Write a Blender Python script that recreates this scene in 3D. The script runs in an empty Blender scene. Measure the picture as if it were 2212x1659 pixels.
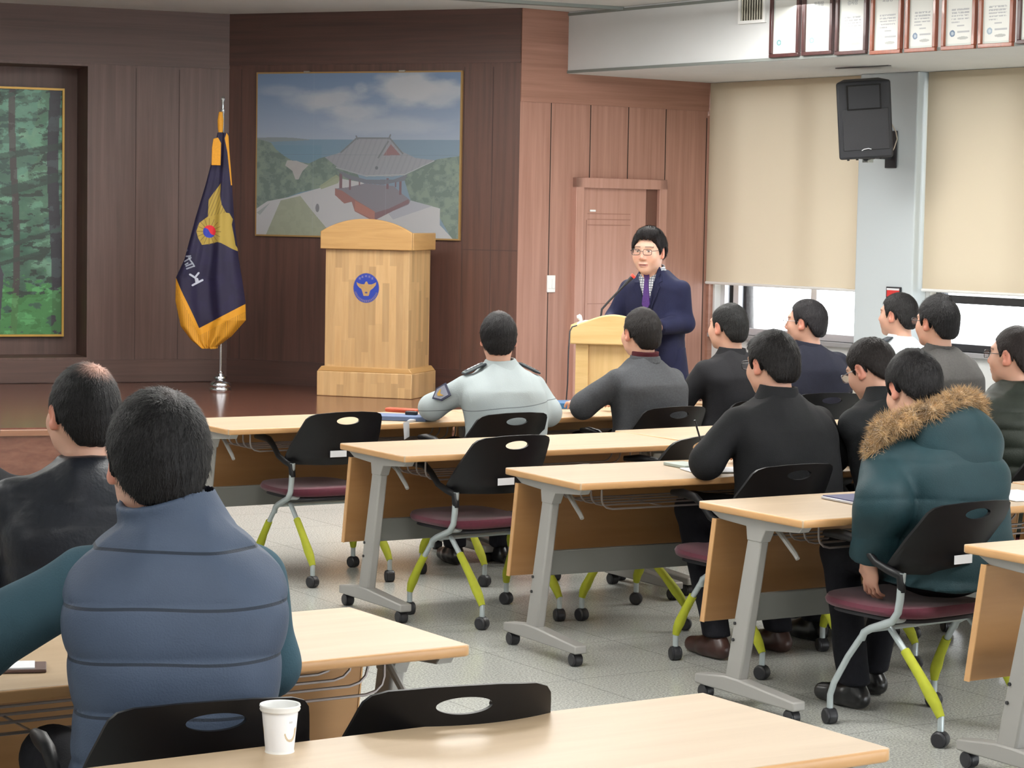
import bpy, math, random
import numpy as np
from mathutils import Vector, Matrix
PI=math.pi
sc=bpy.context.scene
COL=sc.collection
rng=random.Random(7)
# ------------------------------------------------------------------ camera
F=5048.; PITCH=.073; ROLL=.018; H=1.74
cp,sp_=math.cos(PITCH),math.sin(PITCH)
fwd=Vector((0,cp,-sp_)); up0=Vector((0,sp_,cp)); rt0=Vector((1,0,0))
cr,sr=math.cos(ROLL),math.sin(ROLL)
rt=rt0*cr+up0*sr; up=up0*cr-rt0*sr
cam=bpy.data.cameras.new('camera'); cam.sensor_width=36; cam.lens=F/2212*36; cam.clip_start=.1; cam.clip_end=300
co=bpy.data.objects.new('camera',cam); COL.objects.link(co)
M=Matrix((rt,up,-fwd)).transposed().to_4x4(); M.translation=Vector((0,0,H)); co.matrix_world=M
sc.camera=co
def ray(px,py): return rt*((px-1106)/F)+up*((829.5-py)/F)+fwd
def at_depth(px,py,d):
    r=ray(px,py); return Vector((0,0,H))+r*(d/r.y)
def at_z(px,py,z):
    r=ray(px,py); return Vector((0,0,H))+r*((z-H)/r.z)
def on_wall(px,py,P0,P1):
    # vertical wall through P0,P1 (2D)
    r=ray(px,py); d=Vector((P1[0]-P0[0],P1[1]-P0[1])); n=Vector((-d.y,d.x))
    t=(n.x*P0[0]+n.y*P0[1])/(n.x*r.x+n.y*r.y)
    p=Vector((0,0,H))+r*t
    return ((p.xy-Vector(P0[:2])).dot(d.normalized()), p.z)   # (along, z)
# ------------------------------------------------------------------ materials
def srgb(c):
    f=lambda v:(v/255/12.92) if v/255<=.04045 else ((v/255+.055)/1.055)**2.4
    return (f(c[0]),f(c[1]),f(c[2]),1)
MATS={}
def mat(name,col=(128,128,128),rough=.5,metal=0,noise=None,bump=None,attr=False,coat=0,spec=.5,trans=0,emit=0,alpha=1,sheen=0,sss=0,coords='Object',stretch=(1,1,1)):
    if name in MATS: return MATS[name]
    m=bpy.data.materials.new(name); m.use_nodes=True; nt=m.node_tree; N=nt.nodes; L=nt.links
    b=N['Principled BSDF']; c=srgb(col)
    b.inputs['Base Color'].default_value=c; b.inputs['Roughness'].default_value=rough; b.inputs['Metallic'].default_value=metal
    b.inputs['Specular IOR Level'].default_value=spec; b.inputs['Coat Weight'].default_value=coat; b.inputs['Transmission Weight'].default_value=trans
    b.inputs['Sheen Weight'].default_value=sheen; b.inputs['Alpha'].default_value=alpha
    if sss: b.inputs['Subsurface Weight'].default_value=sss; b.inputs['Subsurface Radius'].default_value=(.02,.008,.004); b.inputs['Subsurface Scale'].default_value=.3
    if emit: b.inputs['Emission Color'].default_value=c; b.inputs['Emission Strength'].default_value=emit
    src=None
    if attr:
        a=N.new('ShaderNodeAttribute'); a.attribute_name='Col'; src=a.outputs['Color']; L.new(src,b.inputs['Base Color'])
    tc=None
    def vec(stretch=stretch):
        tc=N.new('ShaderNodeTexCoord'); mp=N.new('ShaderNodeMapping'); mp.inputs['Scale'].default_value=stretch
        L.new(tc.outputs[coords],mp.inputs[0]); return mp.outputs[0]
    if noise:
        sc_,amt=noise[:2]
        n=N.new('ShaderNodeTexNoise'); n.inputs['Scale'].default_value=sc_; n.inputs['Detail'].default_value=4; L.new(vec(),n.inputs['Vector'])
        mx=N.new('ShaderNodeMix'); mx.data_type='RGBA'; mx.blend_type='MULTIPLY'; mx.inputs[0].default_value=1
        r=N.new('ShaderNodeMapRange'); r.inputs[1].default_value=.3; r.inputs[2].default_value=.7; r.inputs[3].default_value=1-amt; r.inputs[4].default_value=1+amt*.6
        L.new(n.outputs[0],r.inputs[0]); L.new(r.outputs[0],mx.inputs[7])
        if src: L.new(src,mx.inputs[6])
        else: mx.inputs[6].default_value=c
        L.new(mx.outputs[2],b.inputs['Base Color'])
    if bump:
        n=N.new('ShaderNodeTexNoise'); n.inputs['Scale'].default_value=bump[0]; n.inputs['Detail'].default_value=3; L.new(vec(bump[2] if len(bump)>2 else stretch),n.inputs['Vector'])
        bp=N.new('ShaderNodeBump'); bp.inputs['Strength'].default_value=bump[1]; bp.inputs['Distance'].default_value=.004
        L.new(n.outputs[0],bp.inputs['Height']); L.new(bp.outputs[0],b.inputs['Normal'])
    MATS[name]=m; return m
def wood(name,c1,c2,rough=.4,grain=(30,30,1.2),coat=0,blocks=None,spec=.5):
    m=bpy.data.materials.new(name); m.use_nodes=True; nt=m.node_tree; N=nt.nodes; L=nt.links; b=N['Principled BSDF']
    b.inputs['Roughness'].default_value=rough; b.inputs['Coat Weight'].default_value=coat; b.inputs['Specular IOR Level'].default_value=spec
    tc=N.new('ShaderNodeTexCoord'); mp=N.new('ShaderNodeMapping'); mp.inputs['Scale'].default_value=grain; L.new(tc.outputs['Object'],mp.inputs[0])
    n=N.new('ShaderNodeTexNoise'); n.inputs['Scale'].default_value=1; n.inputs['Detail'].default_value=6; n.inputs['Roughness'].default_value=.6; n.inputs['Distortion'].default_value=.4
    L.new(mp.outputs[0],n.inputs['Vector'])
    r=N.new('ShaderNodeValToRGB'); r.color_ramp.elements[0].position=.3; r.color_ramp.elements[1].position=.7
    r.color_ramp.elements[0].color=srgb(c1); r.color_ramp.elements[1].color=srgb(c2)
    L.new(n.outputs[0],r.inputs[0]); out=r.outputs[0]
    if blocks:
        # staves: random tint per block; blocks=(width,height,axis)
        mp2=N.new('ShaderNodeMapping'); L.new(tc.outputs['Object'],mp2.inputs[0]); mp2.inputs['Scale'].default_value=(1,1,1)
        sx=N.new('ShaderNodeSeparateXYZ'); L.new(mp2.outputs[0],sx.inputs[0])
        def math_(op,a,b_=None,c_=None):
            q=N.new('ShaderNodeMath'); q.operation=op
            for i,v in enumerate((a,b_,c_)):
                if v is None: continue
                if isinstance(v,(int,float)): q.inputs[i].default_value=v
                else: L.new(v,q.inputs[i])
            return q.outputs[0]
        X=math_('ADD',sx.outputs[0],sx.outputs[1])
        ix=math_('FLOOR',math_('DIVIDE',X,blocks[0]))
        wn=N.new('ShaderNodeTexWhiteNoise'); wn.noise_dimensions='1D'; L.new(ix,wn.inputs['W'])
        iz=math_('FLOOR',math_('ADD',math_('DIVIDE',sx.outputs[2],blocks[1]),math_('MULTIPLY',wn.outputs[0],7.3)))
        w2=N.new('ShaderNodeTexWhiteNoise'); w2.noise_dimensions='2D'; cb=N.new('ShaderNodeCombineXYZ'); L.new(ix,cb.inputs[0]); L.new(iz,cb.inputs[1]); L.new(cb.outputs[0],w2.inputs['Vector'])
        mr=N.new('ShaderNodeMapRange'); mr.inputs[3].default_value=.80; mr.inputs[4].default_value=1.1; L.new(w2.outputs[0],mr.inputs[0])
        mx=N.new('ShaderNodeMix'); mx.data_type='RGBA'; mx.blend_type='MULTIPLY'; mx.inputs[0].default_value=1; L.new(out,mx.inputs[6]); L.new(mr.outputs[0],mx.inputs[7]); out=mx.outputs[2]
    L.new(out,b.inputs['Base Color'])
    return m
# ------------------------------------------------------------------ mesh builder
class MB:
    def __init__(s): s.v=[]; s.f=[]
    def add(s,v,f):
        o=len(s.v); s.v+= [tuple(p) for p in v]; s.f+=[tuple(i+o for i in q) for q in f]; return s
    def box(s,c,d,rot=None,shear=None):
        x,y,z=[q/2 for q in d]; P=[Vector((a*x,b*y,e*z)) for a in(-1,1) for b in(-1,1) for e in(-1,1)]
        if shear: P=[Vector((p.x+shear[0]*p.z,p.y+shear[1]*p.z,p.z)) for p in P]
        if rot is not None: P=[rot@p for p in P]
        P=[p+Vector(c) for p in P]
        return s.add(P,[(0,1,3,2),(4,6,7,5),(0,4,5,1),(2,3,7,6),(0,2,6,4),(1,5,7,3)])
    def tube(s,pts,r,n=10,cap=True):
        pts=[Vector(p) for p in pts]; R=r if isinstance(r,(list,tuple)) else [r]*len(pts)
        T=[]
        for i in range(len(pts)):
            a=pts[max(i-1,0)]; b=pts[min(i+1,len(pts)-1)]; T.append((b-a).normalized())
        u=T[0].orthogonal().normalized(); V=[];Fc=[]
        for i,p in enumerate(pts):
            u=(u-T[i]*u.dot(T[i])).normalized(); w=T[i].cross(u)
            for k in range(n):
                a=2*PI*k/n; V.append(p+(u*math.cos(a)+w*math.sin(a))*R[i])
        for i in range(len(pts)-1):
            for k in range(n): Fc.append((i*n+k,i*n+(k+1)%n,(i+1)*n+(k+1)%n,(i+1)*n+k))
        if cap: Fc.append(tuple(range(n))[::-1]); Fc.append(tuple(range((len(pts)-1)*n,len(pts)*n)))
        return s.add(V,Fc)
    def lathe(s,prof,c=(0,0,0),n=32,axis='z'):
        V=[];Fc=[]
        for r,z in prof:
            for k in range(n):
                a=2*PI*k/n; p=(r*math.cos(a),r*math.sin(a),z)
                if axis=='x': p=(p[2],p[0],p[1])
                if axis=='y': p=(p[0],p[2],p[1])
                V.append((p[0]+c[0],p[1]+c[1],p[2]+c[2]))
        for i in range(len(prof)-1):
            for k in range(n): Fc.append((i*n+k,i*n+(k+1)%n,(i+1)*n+(k+1)%n,(i+1)*n+k))
        if prof[0][0]>1e-6: Fc.append(tuple(range(n))[::-1])
        if prof[-1][0]>1e-6: Fc.append(tuple(range((len(prof)-1)*n,len(prof)*n)))
        return s.add(V,Fc)
    def prism(s,poly,t0,t1,fn):
        """poly 2D points, fn(a,b,t)->3D"""
        n=len(poly); V=[fn(a,b,t0) for a,b in poly]+[fn(a,b,t1) for a,b in poly]
        return s.add(V,[tuple(range(n)),tuple(range(n,2*n))[::-1]]+[(i,i+n,(i+1)%n+n,(i+1)%n) for i in range(n)])
    def build(s,name,m,parent=None,loc=None,rz=0,bevel=0,smooth=35,seg=2):
        me=bpy.data.meshes.new(name); me.from_pydata(s.v,[],s.f); me.validate()
        import bmesh
        b=bmesh.new(); b.from_mesh(me); bmesh.ops.recalc_face_normals(b,faces=b.faces); b.to_mesh(me); b.free()
        if smooth:
            me.polygons.foreach_set('use_smooth',[True]*len(me.polygons)); me.set_sharp_from_angle(angle=math.radians(smooth))
        return link(name,me,m,parent,loc,rz,bevel,seg)
def link(name,me,m,parent=None,loc=None,rz=0,bevel=0,seg=2):
    o=bpy.data.objects.new(name,me); COL.objects.link(o)
    if m is not None: me.materials.append(m)
    if parent is not None: o.parent=parent
    if loc is not None: o.location=loc
    if rz: o.rotation_euler=(0,0,rz)
    if bevel:
        md=o.modifiers.new('bevel','BEVEL'); md.width=bevel; md.segments=seg; md.limit_method='ANGLE'; md.angle_limit=math.radians(40)
    return o
def tag(o,label=None,cat=None,group=None,kind=None):
    if label: o['label']=label
    if cat: o['category']=cat
    if group: o['group']=group
    if kind: o['kind']=kind
    return o
def empty(name,loc,rz=0,label=None,cat=None,group=None):
    o=bpy.data.objects.new(name,None); COL.objects.link(o); o.location=loc; o.rotation_euler=(0,0,rz); o.empty_display_size=.1
    return tag(o,label,cat,group)
def copy_tree(o,parent=None):
    c=o.copy(); COL.objects.link(c)
    if parent is not None: c.parent=parent
    for ch in list(o.children): copy_tree(ch,c)
    return c
# ------------------------------------------------------------------ painting on a panel (colour attribute)
def vnoise(X,Y,s,seed=0,octv=4):
    out=np.zeros_like(X,dtype=np.float64); amp=1; tot=0
    for o in range(octv):
        r=np.random.RandomState(seed*17+o); G=r.rand(64,64)
        x=X*s*(2**o); y=Y*s*(2**o); xi=np.floor(x).astype(int); yi=np.floor(y).astype(int); fx=x-xi; fy=y-yi
        fx=fx*fx*(3-2*fx); fy=fy*fy*(3-2*fy)
        g=lambda a,b:G[a%64,b%64]
        v=g(xi,yi)*(1-fx)*(1-fy)+g(xi+1,yi)*fx*(1-fy)+g(xi,yi+1)*(1-fx)*fy+g(xi+1,yi+1)*fx*fy
        out+=v*amp; tot+=amp; amp*=.5
    return out/tot
class Paint:
    def __init__(s,x0,x1,y0,y1,nx,ny):
        """picture coordinates: x to the right, y downwards"""
        s.nx,s.ny=nx,ny
        xs=x0+(np.arange(nx)+.5)/nx*(x1-x0); ys=y0+(np.arange(ny)+.5)/ny*(y1-y0)
        s.X,s.Y=np.meshgrid(xs,ys); s.C=np.zeros(s.X.shape+(3,))
    def fill(s,mask,col,a=1.):
        m=(mask*a)[...,None] if mask.dtype!=bool else mask[...,None]*a
        s.C=s.C*(1-m)+np.array(col,dtype=float)*m
    def poly(s,pts,col,a=1.,soft=0):
        s.fill(s.inside(pts),col,a)
    def inside(s,pts,X=None,Y=None):
        X=s.X if X is None else X; Y=s.Y if Y is None else Y
        m=np.zeros(X.shape,bool); n=len(pts)
        for i in range(n):
            x1,y1=pts[i]; x2,y2=pts[(i+1)%n]
            if y1==y2: continue
            c=((y1>Y)!=(y2>Y))&(X<(x2-x1)*(Y-y1)/(y2-y1)+x1); m^=c
        return m
    def line(s,a,b,w,col,al=1.):
        ax,ay=a; bx,by=b; dx,dy=bx-ax,by-ay; L=dx*dx+dy*dy+1e-9
        t=np.clip(((s.X-ax)*dx+(s.Y-ay)*dy)/L,0,1); d=np.hypot(s.X-ax-t*dx,s.Y-ay-t*dy); s.fill(d<w/2,col,al)
    def ell(s,c,rx,ry,col,a=1.): s.fill(((s.X-c[0])/rx)**2+((s.Y-c[1])/ry)**2<1,col,a)
    def mesh(s,name,fn,m,parent=None,keep=None,**kw):
        """fn(u,v)->3D with u 0..1 to the right, v 0..1 downwards (arrays)"""
        nx,ny=s.nx,s.ny; u,v=np.meshgrid(np.linspace(0,1,nx+1),np.linspace(0,1,ny+1)); P=np.stack(fn(u,v),-1).reshape(-1,3)
        i=np.arange(ny)[:,None]*(nx+1)+np.arange(nx)[None,:]
        Q=np.stack([i,i+nx+1,i+nx+2,i+1],-1).reshape(-1,4); C=s.C.reshape(-1,3)
        if keep is not None:
            k=keep.reshape(-1); Q=Q[k]; C=C[k]
        me=fastmesh(name,P,Q)
        lin=lambda c:np.where(c<=.04045,c/12.92,((np.clip(c,0,None)+.055)/1.055)**2.4)
        c4=np.ones((len(Q)*4,4)); c4[:,:3]=np.repeat(lin(C/255.),4,0)
        a=me.color_attributes.new('Col','FLOAT_COLOR','CORNER'); a.data.foreach_set('color',c4.ravel())
        return link(name,me,m,parent,**kw)
def fastmesh(name,P,Q,smooth=True):
    me=bpy.data.meshes.new(name); P=np.asarray(P,dtype=np.float32); Q=np.asarray(Q,dtype=np.int32); k=Q.shape[1]
    me.vertices.add(len(P)); me.vertices.foreach_set('co',P.ravel())
    me.loops.add(Q.size); me.loops.foreach_set('vertex_index',Q.ravel())
    me.polygons.add(len(Q)); me.polygons.foreach_set('loop_start',np.arange(len(Q),dtype=np.int32)*k)
    try: me.polygons.foreach_set('loop_total',np.full(len(Q),k,dtype=np.int32))
    except Exception: pass
    me.update(calc_edges=True)
    if smooth: me.polygons.foreach_set('use_smooth',np.ones(len(Q),bool))
    return me
def text_mesh(name,body,size,m,parent,loc,rot,extrude=.0004):
    cu=bpy.data.curves.new(name,'FONT'); cu.body=body; cu.size=size; cu.align_x='CENTER'; cu.align_y='CENTER'; cu.extrude=extrude
    o=bpy.data.objects.new(name,cu); COL.objects.link(o); dg=bpy.context.evaluated_depsgraph_get()
    me=bpy.data.meshes.new_from_object(o.evaluated_get(dg)); bpy.data.objects.remove(o)
    ob=link(name,me,m,parent); ob.location=loc; ob.rotation_euler=rot; return ob
# ------------------------------------------------------------------ SDF engine (surface nets)
class Grid:
    def __init__(s,lo,hi,h):
        s.lo=np.array(lo,float); s.h=h; n=np.ceil((np.array(hi)-s.lo)/h).astype(int)+1
        ax=[s.lo[i]+np.arange(n[i])*h for i in range(3)]
        s.X,s.Y,s.Z=[a.astype(np.float32) for a in np.meshgrid(*ax,indexing='ij')]
    def cone(s,a,b,r1,r2,sy=1.):
        ax,ay,az=a; bx,by,bz=b; dx,dy,dz=bx-ax,by-ay,bz-az; L=dx*dx+dy*dy+dz*dz+1e-12
        t=np.clip(((s.X-ax)*dx+(s.Y-ay)*dy+(s.Z-az)*dz)/L,0,1)
        return np.sqrt((s.X-ax-t*dx)**2+((s.Y-ay-t*dy)*sy)**2+(s.Z-az-t*dz)**2)-(r1+(r2-r1)*t)
    def ell(s,c,r,rot=None):
        x,y,z=s.X-c[0],s.Y-c[1],s.Z-c[2]
        if rot is not None:
            R=np.array(rot.to_3x3() if hasattr(rot,'to_3x3') else rot); R=R.T
            x,y,z=R[0,0]*x+R[0,1]*y+R[0,2]*z,R[1,0]*x+R[1,1]*y+R[1,2]*z,R[2,0]*x+R[2,1]*y+R[2,2]*z
        k=np.sqrt((x/r[0])**2+(y/r[1])**2+(z/r[2])**2); k2=np.sqrt((x/r[0]**2)**2+(y/r[1]**2)**2+(z/r[2]**2)**2)+1e-9
        return k*(k-1)/k2
    def wrinkle(s,amp,f,seed=0):
        r=np.random.RandomState(seed); out=0
        wx=np.sin(s.Z*7+seed)*.06; 
        for i in range(5):
            k=r.randn(3); k/=np.linalg.norm(k); k*=f*(.6+.9*r.rand()); out=out+np.sin((s.X+wx)*k[0]+s.Y*k[1]+(s.Z+.05*np.sin(s.X*9+i))*k[2]+r.rand()*6)
        return out*amp/2.5
def smin(a,b,k):
    h=np.clip(.5+.5*(b-a)/k,0,1); return b+(a-b)*h-k*h*(1-h)
def nets(G,D):
    """surface nets -> verts, quads"""
    D=np.asarray(D,dtype=np.float32); ins=D<0; nx,ny,nz=D.shape
    c=np.zeros((nx-1,ny-1,nz-1),np.int8)
    for i in(0,1):
        for j in(0,1):
            for k in(0,1): c+=ins[i:nx-1+i,j:ny-1+j,k:nz-1+k]
    act=(c>0)&(c<8); idx=-np.ones(act.shape,np.int32); I=np.argwhere(act); idx[act]=np.arange(len(I))
    S=np.zeros((len(I),3)); W=np.zeros(len(I))
    cor=[(i,j,k) for i in(0,1) for j in(0,1) for k in(0,1)]
    for a in cor:
        for ax in range(3):
            if a[ax]: continue
            b=list(a); b[ax]=1
            va=D[I[:,0]+a[0],I[:,1]+a[1],I[:,2]+a[2]]; vb=D[I[:,0]+b[0],I[:,1]+b[1],I[:,2]+b[2]]
            m=(va<0)!=(vb<0); t=np.where(m,va/(va-vb+1e-12),0); p=np.array(a,float)[None]*np.ones((len(I),1)); p[:,ax]+=t
            S+=p*m[:,None]; W+=m
    P=(I+S/np.maximum(W,1)[:,None])*G.h+G.lo
    Q=[]
    for ax in range(3):
        sl0=[slice(1,-1)]*3; sl1=[slice(1,-1)]*3; sl0[ax]=slice(0,-1); sl1[ax]=slice(1,None)
        A=ins[tuple(sl0)]; B=ins[tuple(sl1)]; e=np.argwhere(A!=B); off=np.array([1,1,1]); off[ax]=0; e0=e+off
        u,v=[(1,2),(2,0),(0,1)][ax]
        def cell(du,dv):
            q=e0.copy(); q[:,u]-=du; q[:,v]-=dv; return idx[q[:,0],q[:,1],q[:,2]]
        q=np.stack([cell(1,1),cell(0,1),cell(0,0),cell(1,0)],-1); fl=ins[tuple(e0.T)] ; q[~fl]=q[~fl][:,::-1]; Q.append(q)
    Q=np.concatenate(Q); Q=Q[(Q>=0).all(1)]
    return P,Q
def join(parts):
    P=[];Q=[];o=0
    for p,q in parts: P.append(p); Q.append(q+o); o+=len(p)
    return np.concatenate(P),np.concatenate(Q)
def vcol(me,P,C):
    a=me.color_attributes.new('Col','FLOAT_COLOR','POINT'); c=np.ones((len(P),4)); C=np.asarray(C)/255.; c[:,:3]=np.where(C<=.04045,C/12.92,((C+.055)/1.055)**2.4); a.data.foreach_set('color',c.ravel())
# ================================================================== SETTING
ZC=3.22; ZS=.40; ZSOF=2.77
A=(-3.815,17.41); B=(-2.21,18.05); C_=(.0236,17.05); E_=(1.534,18.22)
dl=(Vector(B)-Vector(A)).normalized(); AL=(B[0]-dl.x*6,B[1]-dl.y*6)
WD=Vector((.593,-.805)).normalized()       # along the window wall, towards the viewer
WE=Vector(E_)+WD*17
M_wall=wood('dark_walnut_panel',(76,56,50),(98,73,65),.5,(22,22,.9))
M_band=wood('dark_walnut_band',(72,52,46),(92,68,60),.5,(.8,.8,26))
M_mid=wood('dark_walnut_mid',(68,45,38),(92,62,52),.45,(22,22,.9))
M_midb=wood('dark_walnut_mid_band',(64,43,37),(86,58,49),.45,(.8,.8,26))
M_door=wood('light_walnut_panel',(146,105,90),(172,130,114),.45,(24,24,.9))
M_doorb=wood('light_walnut_band',(138,98,82),(165,122,105),.45,(.8,.8,26))
M_dark=mat('panel_groove',(40,26,22),.7)
M_white=mat('white_paint',(214,216,216),.75,noise=(3,.03))
M_ceil=mat('ceiling_paint',(206,207,204),.8,noise=(1.5,.04))
def facing(P0,P1):
    d=(Vector(P1)-Vector(P0)); return math.atan2(d.y,d.x),d.length
def wall_thing(name,P0,P1,z0,z1,m,thick=.12,kind='structure'):
    """slab whose front face runs P0->P1 (viewer to the right-hand side of the direction)"""
    a,L=facing(P0,P1); b=MB().box((L/2,thick/2,(z1-z0)/2),(L,thick,z1-z0))
    o=b.build(name,m,None,(P0[0],P0[1],z0),a,smooth=0); tag(o,kind=kind); return o
def wall_part(name,m,o,P0,boxes,z0,bevel=0):
    b=MB()
    for c,d in boxes: b.box((c[0],c[1],c[2]-z0),d)
    return b.build(name,m,o,bevel=bevel)
# ---- floor
def floor_mat():
    m=bpy.data.materials.new('terrazzo_tile'); m.use_nodes=True; nt=m.node_tree; N=nt.nodes; L=nt.links; b=N['Principled BSDF']
    tc=N.new('ShaderNodeTexCoord'); mp=N.new('ShaderNodeMapping'); mp.inputs['Rotation'].default_value=(0,0,-.56); L.new(tc.outputs['Object'],mp.inputs[0])
    n=N.new('ShaderNodeTexNoise'); n.inputs['Scale'].default_value=130; n.inputs['Detail'].default_value=3; L.new(mp.outputs[0],n.inputs['Vector'])
    r=N.new('ShaderNodeValToRGB'); e=r.color_ramp.elements; e[0].position=.34; e[0].color=srgb((152,154,150)); e[1].position=.62; e[1].color=srgb((206,207,200)); L.new(n.outputs[0],r.inputs[0])
    n2=N.new('ShaderNodeTexNoise'); n2.inputs['Scale'].default_value=1.1; L.new(mp.outputs[0],n2.inputs['Vector'])
    mr=N.new('ShaderNodeMapRange'); mr.inputs[3].default_value=.88; mr.inputs[4].default_value=1.08; L.new(n2.outputs[0],mr.inputs[0])
    br=N.new('ShaderNodeTexBrick'); br.offset=0; br.inputs['Scale'].default_value=1; br.inputs['Brick Width'].default_value=.6; br.inputs['Row Height'].default_value=.6; br.inputs['Mortar Size'].default_value=.0035
    br.inputs['Color1'].default_value=(1,1,1,1); br.inputs['Color2'].default_value=(.96,.96,.96,1); br.inputs['Mortar'].default_value=(.68,.68,.68,1); L.new(mp.outputs[0],br.inputs['Vector'])
    x=N.new('ShaderNodeMix'); x.data_type='RGBA'; x.blend_type='MULTIPLY'; x.inputs[0].default_value=1; L.new(r.outputs[0],x.inputs[6]); L.new(mr.outputs[0],x.inputs[7])
    y=N.new('ShaderNodeMix'); y.data_type='RGBA'; y.blend_type='MULTIPLY'; y.inputs[0].default_value=1; L.new(x.outputs[2],y.inputs[6]); L.new(br.outputs[0],y.inputs[7])
    L.new(y.outputs[2],b.inputs['Base Color']); b.inputs['Roughness'].default_value=.22; b.inputs['Specular IOR Level'].default_value=.55
    return m
XL=-8.0
poly=[(XL,-3),(9.5,-3),(WE.x+.3,WE.y),(E_[0]+.3,E_[1]+.2),(E_[0],E_[1]+.3),(C_[0],C_[1]+.3),(B[0],B[1]+.3),(AL[0],AL[1]+.3),(XL,AL[1]+.3)]
fl=MB().prism(poly,-.1,0,lambda a,b,t:(a,b,t)).build('floor',floor_mat(),smooth=0); tag(fl,kind='structure')
cl=MB().prism(poly,ZC,ZC+.1,lambda a,b,t:(a,b,t)).build('ceiling',M_ceil,smooth=0); tag(cl,kind='structure')
# ---- left wall with recess
a0,L0=facing(AL,B)
def wl(px,py): return on_wall(px,py,AL,B)
rx1,rz1=wl(190,143); _,rz0=wl(178,772); rdep=.34
w=MB(); T=.5
w.box(((rx1+L0)/2,T/2,ZC/2),(L0-rx1,T,ZC)); w.box((rx1/2,T/2,(ZC+rz1)/2),(rx1,T,ZC-rz1)); w.box((rx1/2,T/2,rz0/2),(rx1,T,rz0)); w.box((rx1/2,T-.05+.0,(rz0+rz1)/2),(rx1,.1,rz1-rz0))
wo=w.build('wall_left',M_wall,None,(AL[0],AL[1],0),a0,smooth=0); tag(wo,kind='structure')
M_groove=mat('soft_groove',(68,50,46),.7); MATS['g2']=M_groove
wall_part('panel_band',M_band,wo,AL,[((L0/2,-.004,(ZC+rz1+.02)/2),(L0,.008,ZC-rz1-.02))],0)
for px in (293,386):
    gx,_=wl(px,400); wall_part('panel_groove',M_groove,wo,AL,[((gx,-.001,(rz1+ZS)/2),(.006,.002,rz1-ZS))],0)
wall_part('skirting',M_band,wo,AL,[((L0/2,-.006,ZS+.09),(L0,.012,.17))],0)
# picture standing in the recess (back plane at depth .39)
nrm=Vector((-math.sin(a0),math.cos(a0)))
bk=T-.13
PA=(AL[0]+nrm.x*bk,AL[1]+nrm.y*bk); PB=(B[0]+nrm.x*bk,B[1]+nrm.y*bk)
x1,z1=on_wall(134,196,PA,PB); _,z0=on_wall(128,722,PA,PB); x0=x1-2.3
fp=empty('forest_picture',(PA[0]+dl.x*x0,PA[1]+dl.y*x0,z0),a0,'large framed forest photograph in the recess at the far left of the stage wall','picture')
pw,ph=x1-x0,z1-z0
M_paint=mat('printed_picture',rough=.45,attr=True)
def lerp(a,b,t): return a+(b-a)*t
p=Paint(0,pw,0,ph,420,330)
X,Y=p.X,p.Y
n1=vnoise(X,Y*1.6,9,1,5); n2=vnoise(X*1.0+Y*.5,Y*2.5,14,2,4); n3=vnoise(X,Y,3,3,3)
g=np.stack([34+85*n1+30*n3,80+95*n1+15*n2,66+88*n1],-1); dk=(n2<.42)[...,None]; g=g*np.where(dk,.55,1.); g=np.where((n3>.62)[...,None],g*.6+np.array([80,130,120])*.4,g)
p.C=g*(.95-.25*(Y/ph)[...,None])
for i,(x,wd,c) in enumerate([(pw-.05,.085,(38,34,44)),(pw-.36,.05,(62,52,52)),(pw-.95,.16,(48,40,42)),(pw-1.5,.07,(55,50,48)),(.3,.2,(44,38,40))]): p.fill(np.abs(X-x+.02*np.sin(Y*3+i))<wd/2,c,.9)
for (xa,ya,xb,yb,wd) in [(pw-1.0,.62,pw,.42,.05),(pw-1.0,.95,pw-.05,.66,.07),(pw-.8,1.32,pw,1.05,.03),(pw-.9,1.45,pw-.1,1.22,.03),(pw-.5,.1,pw-.3,0,.03),(pw-2,.7,pw-1,.5,.06)]: p.line((xa,ya),(xb,yb),wd,(40,58,50),.75)
p.fill((Y>ph-.20-.35*n2)&(n1>.35),(70,148,66),.6)
p.C=np.clip(p.C*1.02+np.where((n1>.58)[...,None],np.array([18,26,22]),0),0,255)
p.poly([(pw-.75,1.0),(pw-.62,1.05),(pw-.50,1.25),(pw-.44,1.4),(pw-.47,ph),(pw-1.1,ph),(pw-1.0,1.1)],(58,54,66),.95)
p.poly([(pw-.78,.75),(pw-.63,.8),(pw-.61,1.1),(pw-.72,1.12)],(150,62,66),.8)
p.mesh('picture_print',lambda u,v:(u*pw,u*0-.006,(1-v)*ph),M_paint,fp)
M_gold=mat('gold_frame',(190,150,70),.4,.3)
fr=MB(); e=.016
fr.box((pw/2,-.01,ph+e/2),(pw+2*e,.03,e)).box((pw/2,-.01,-e/2),(pw+2*e,.03,e)).box((-e/2,-.01,ph/2),(e,.03,ph)).box((pw+e/2,-.01,ph/2),(e,.03,ph)); fr.build('frame',M_gold,fp)
# ---- centre (angled) wall
a1,L1=facing(B,C_); wm=wall_thing('wall_front',B,C_,ZS,ZC,M_mid,.2)
def wmid(px,py): return on_wall(px,py,B,C_)
_,zb=wmid(700,150)
wall_part('panel_band',M_midb,wm,B,[((L1/2,-.004,(ZC+2.83)/2),(L1,.008,ZC-2.83))],ZS)
for px in (520,1000,1062):
    gx,_=wmid(px,400); wall_part('panel_groove',M_groove,wm,B,[((gx,-.001,1.6),(.006,.002,2.4))],ZS)
wall_part('skirting',M_midb,wm,B,[((L1/2,-.006,ZS+.09),(L1,.012,.18))],ZS)
_,zr=wmid(1080,541); xr,_=wmid(1000,541); wall_part('panel_groove',M_groove,wm,B,[(((xr+L1)/2,-.001,zr),(L1-xr,.002,.006))],ZS)
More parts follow.
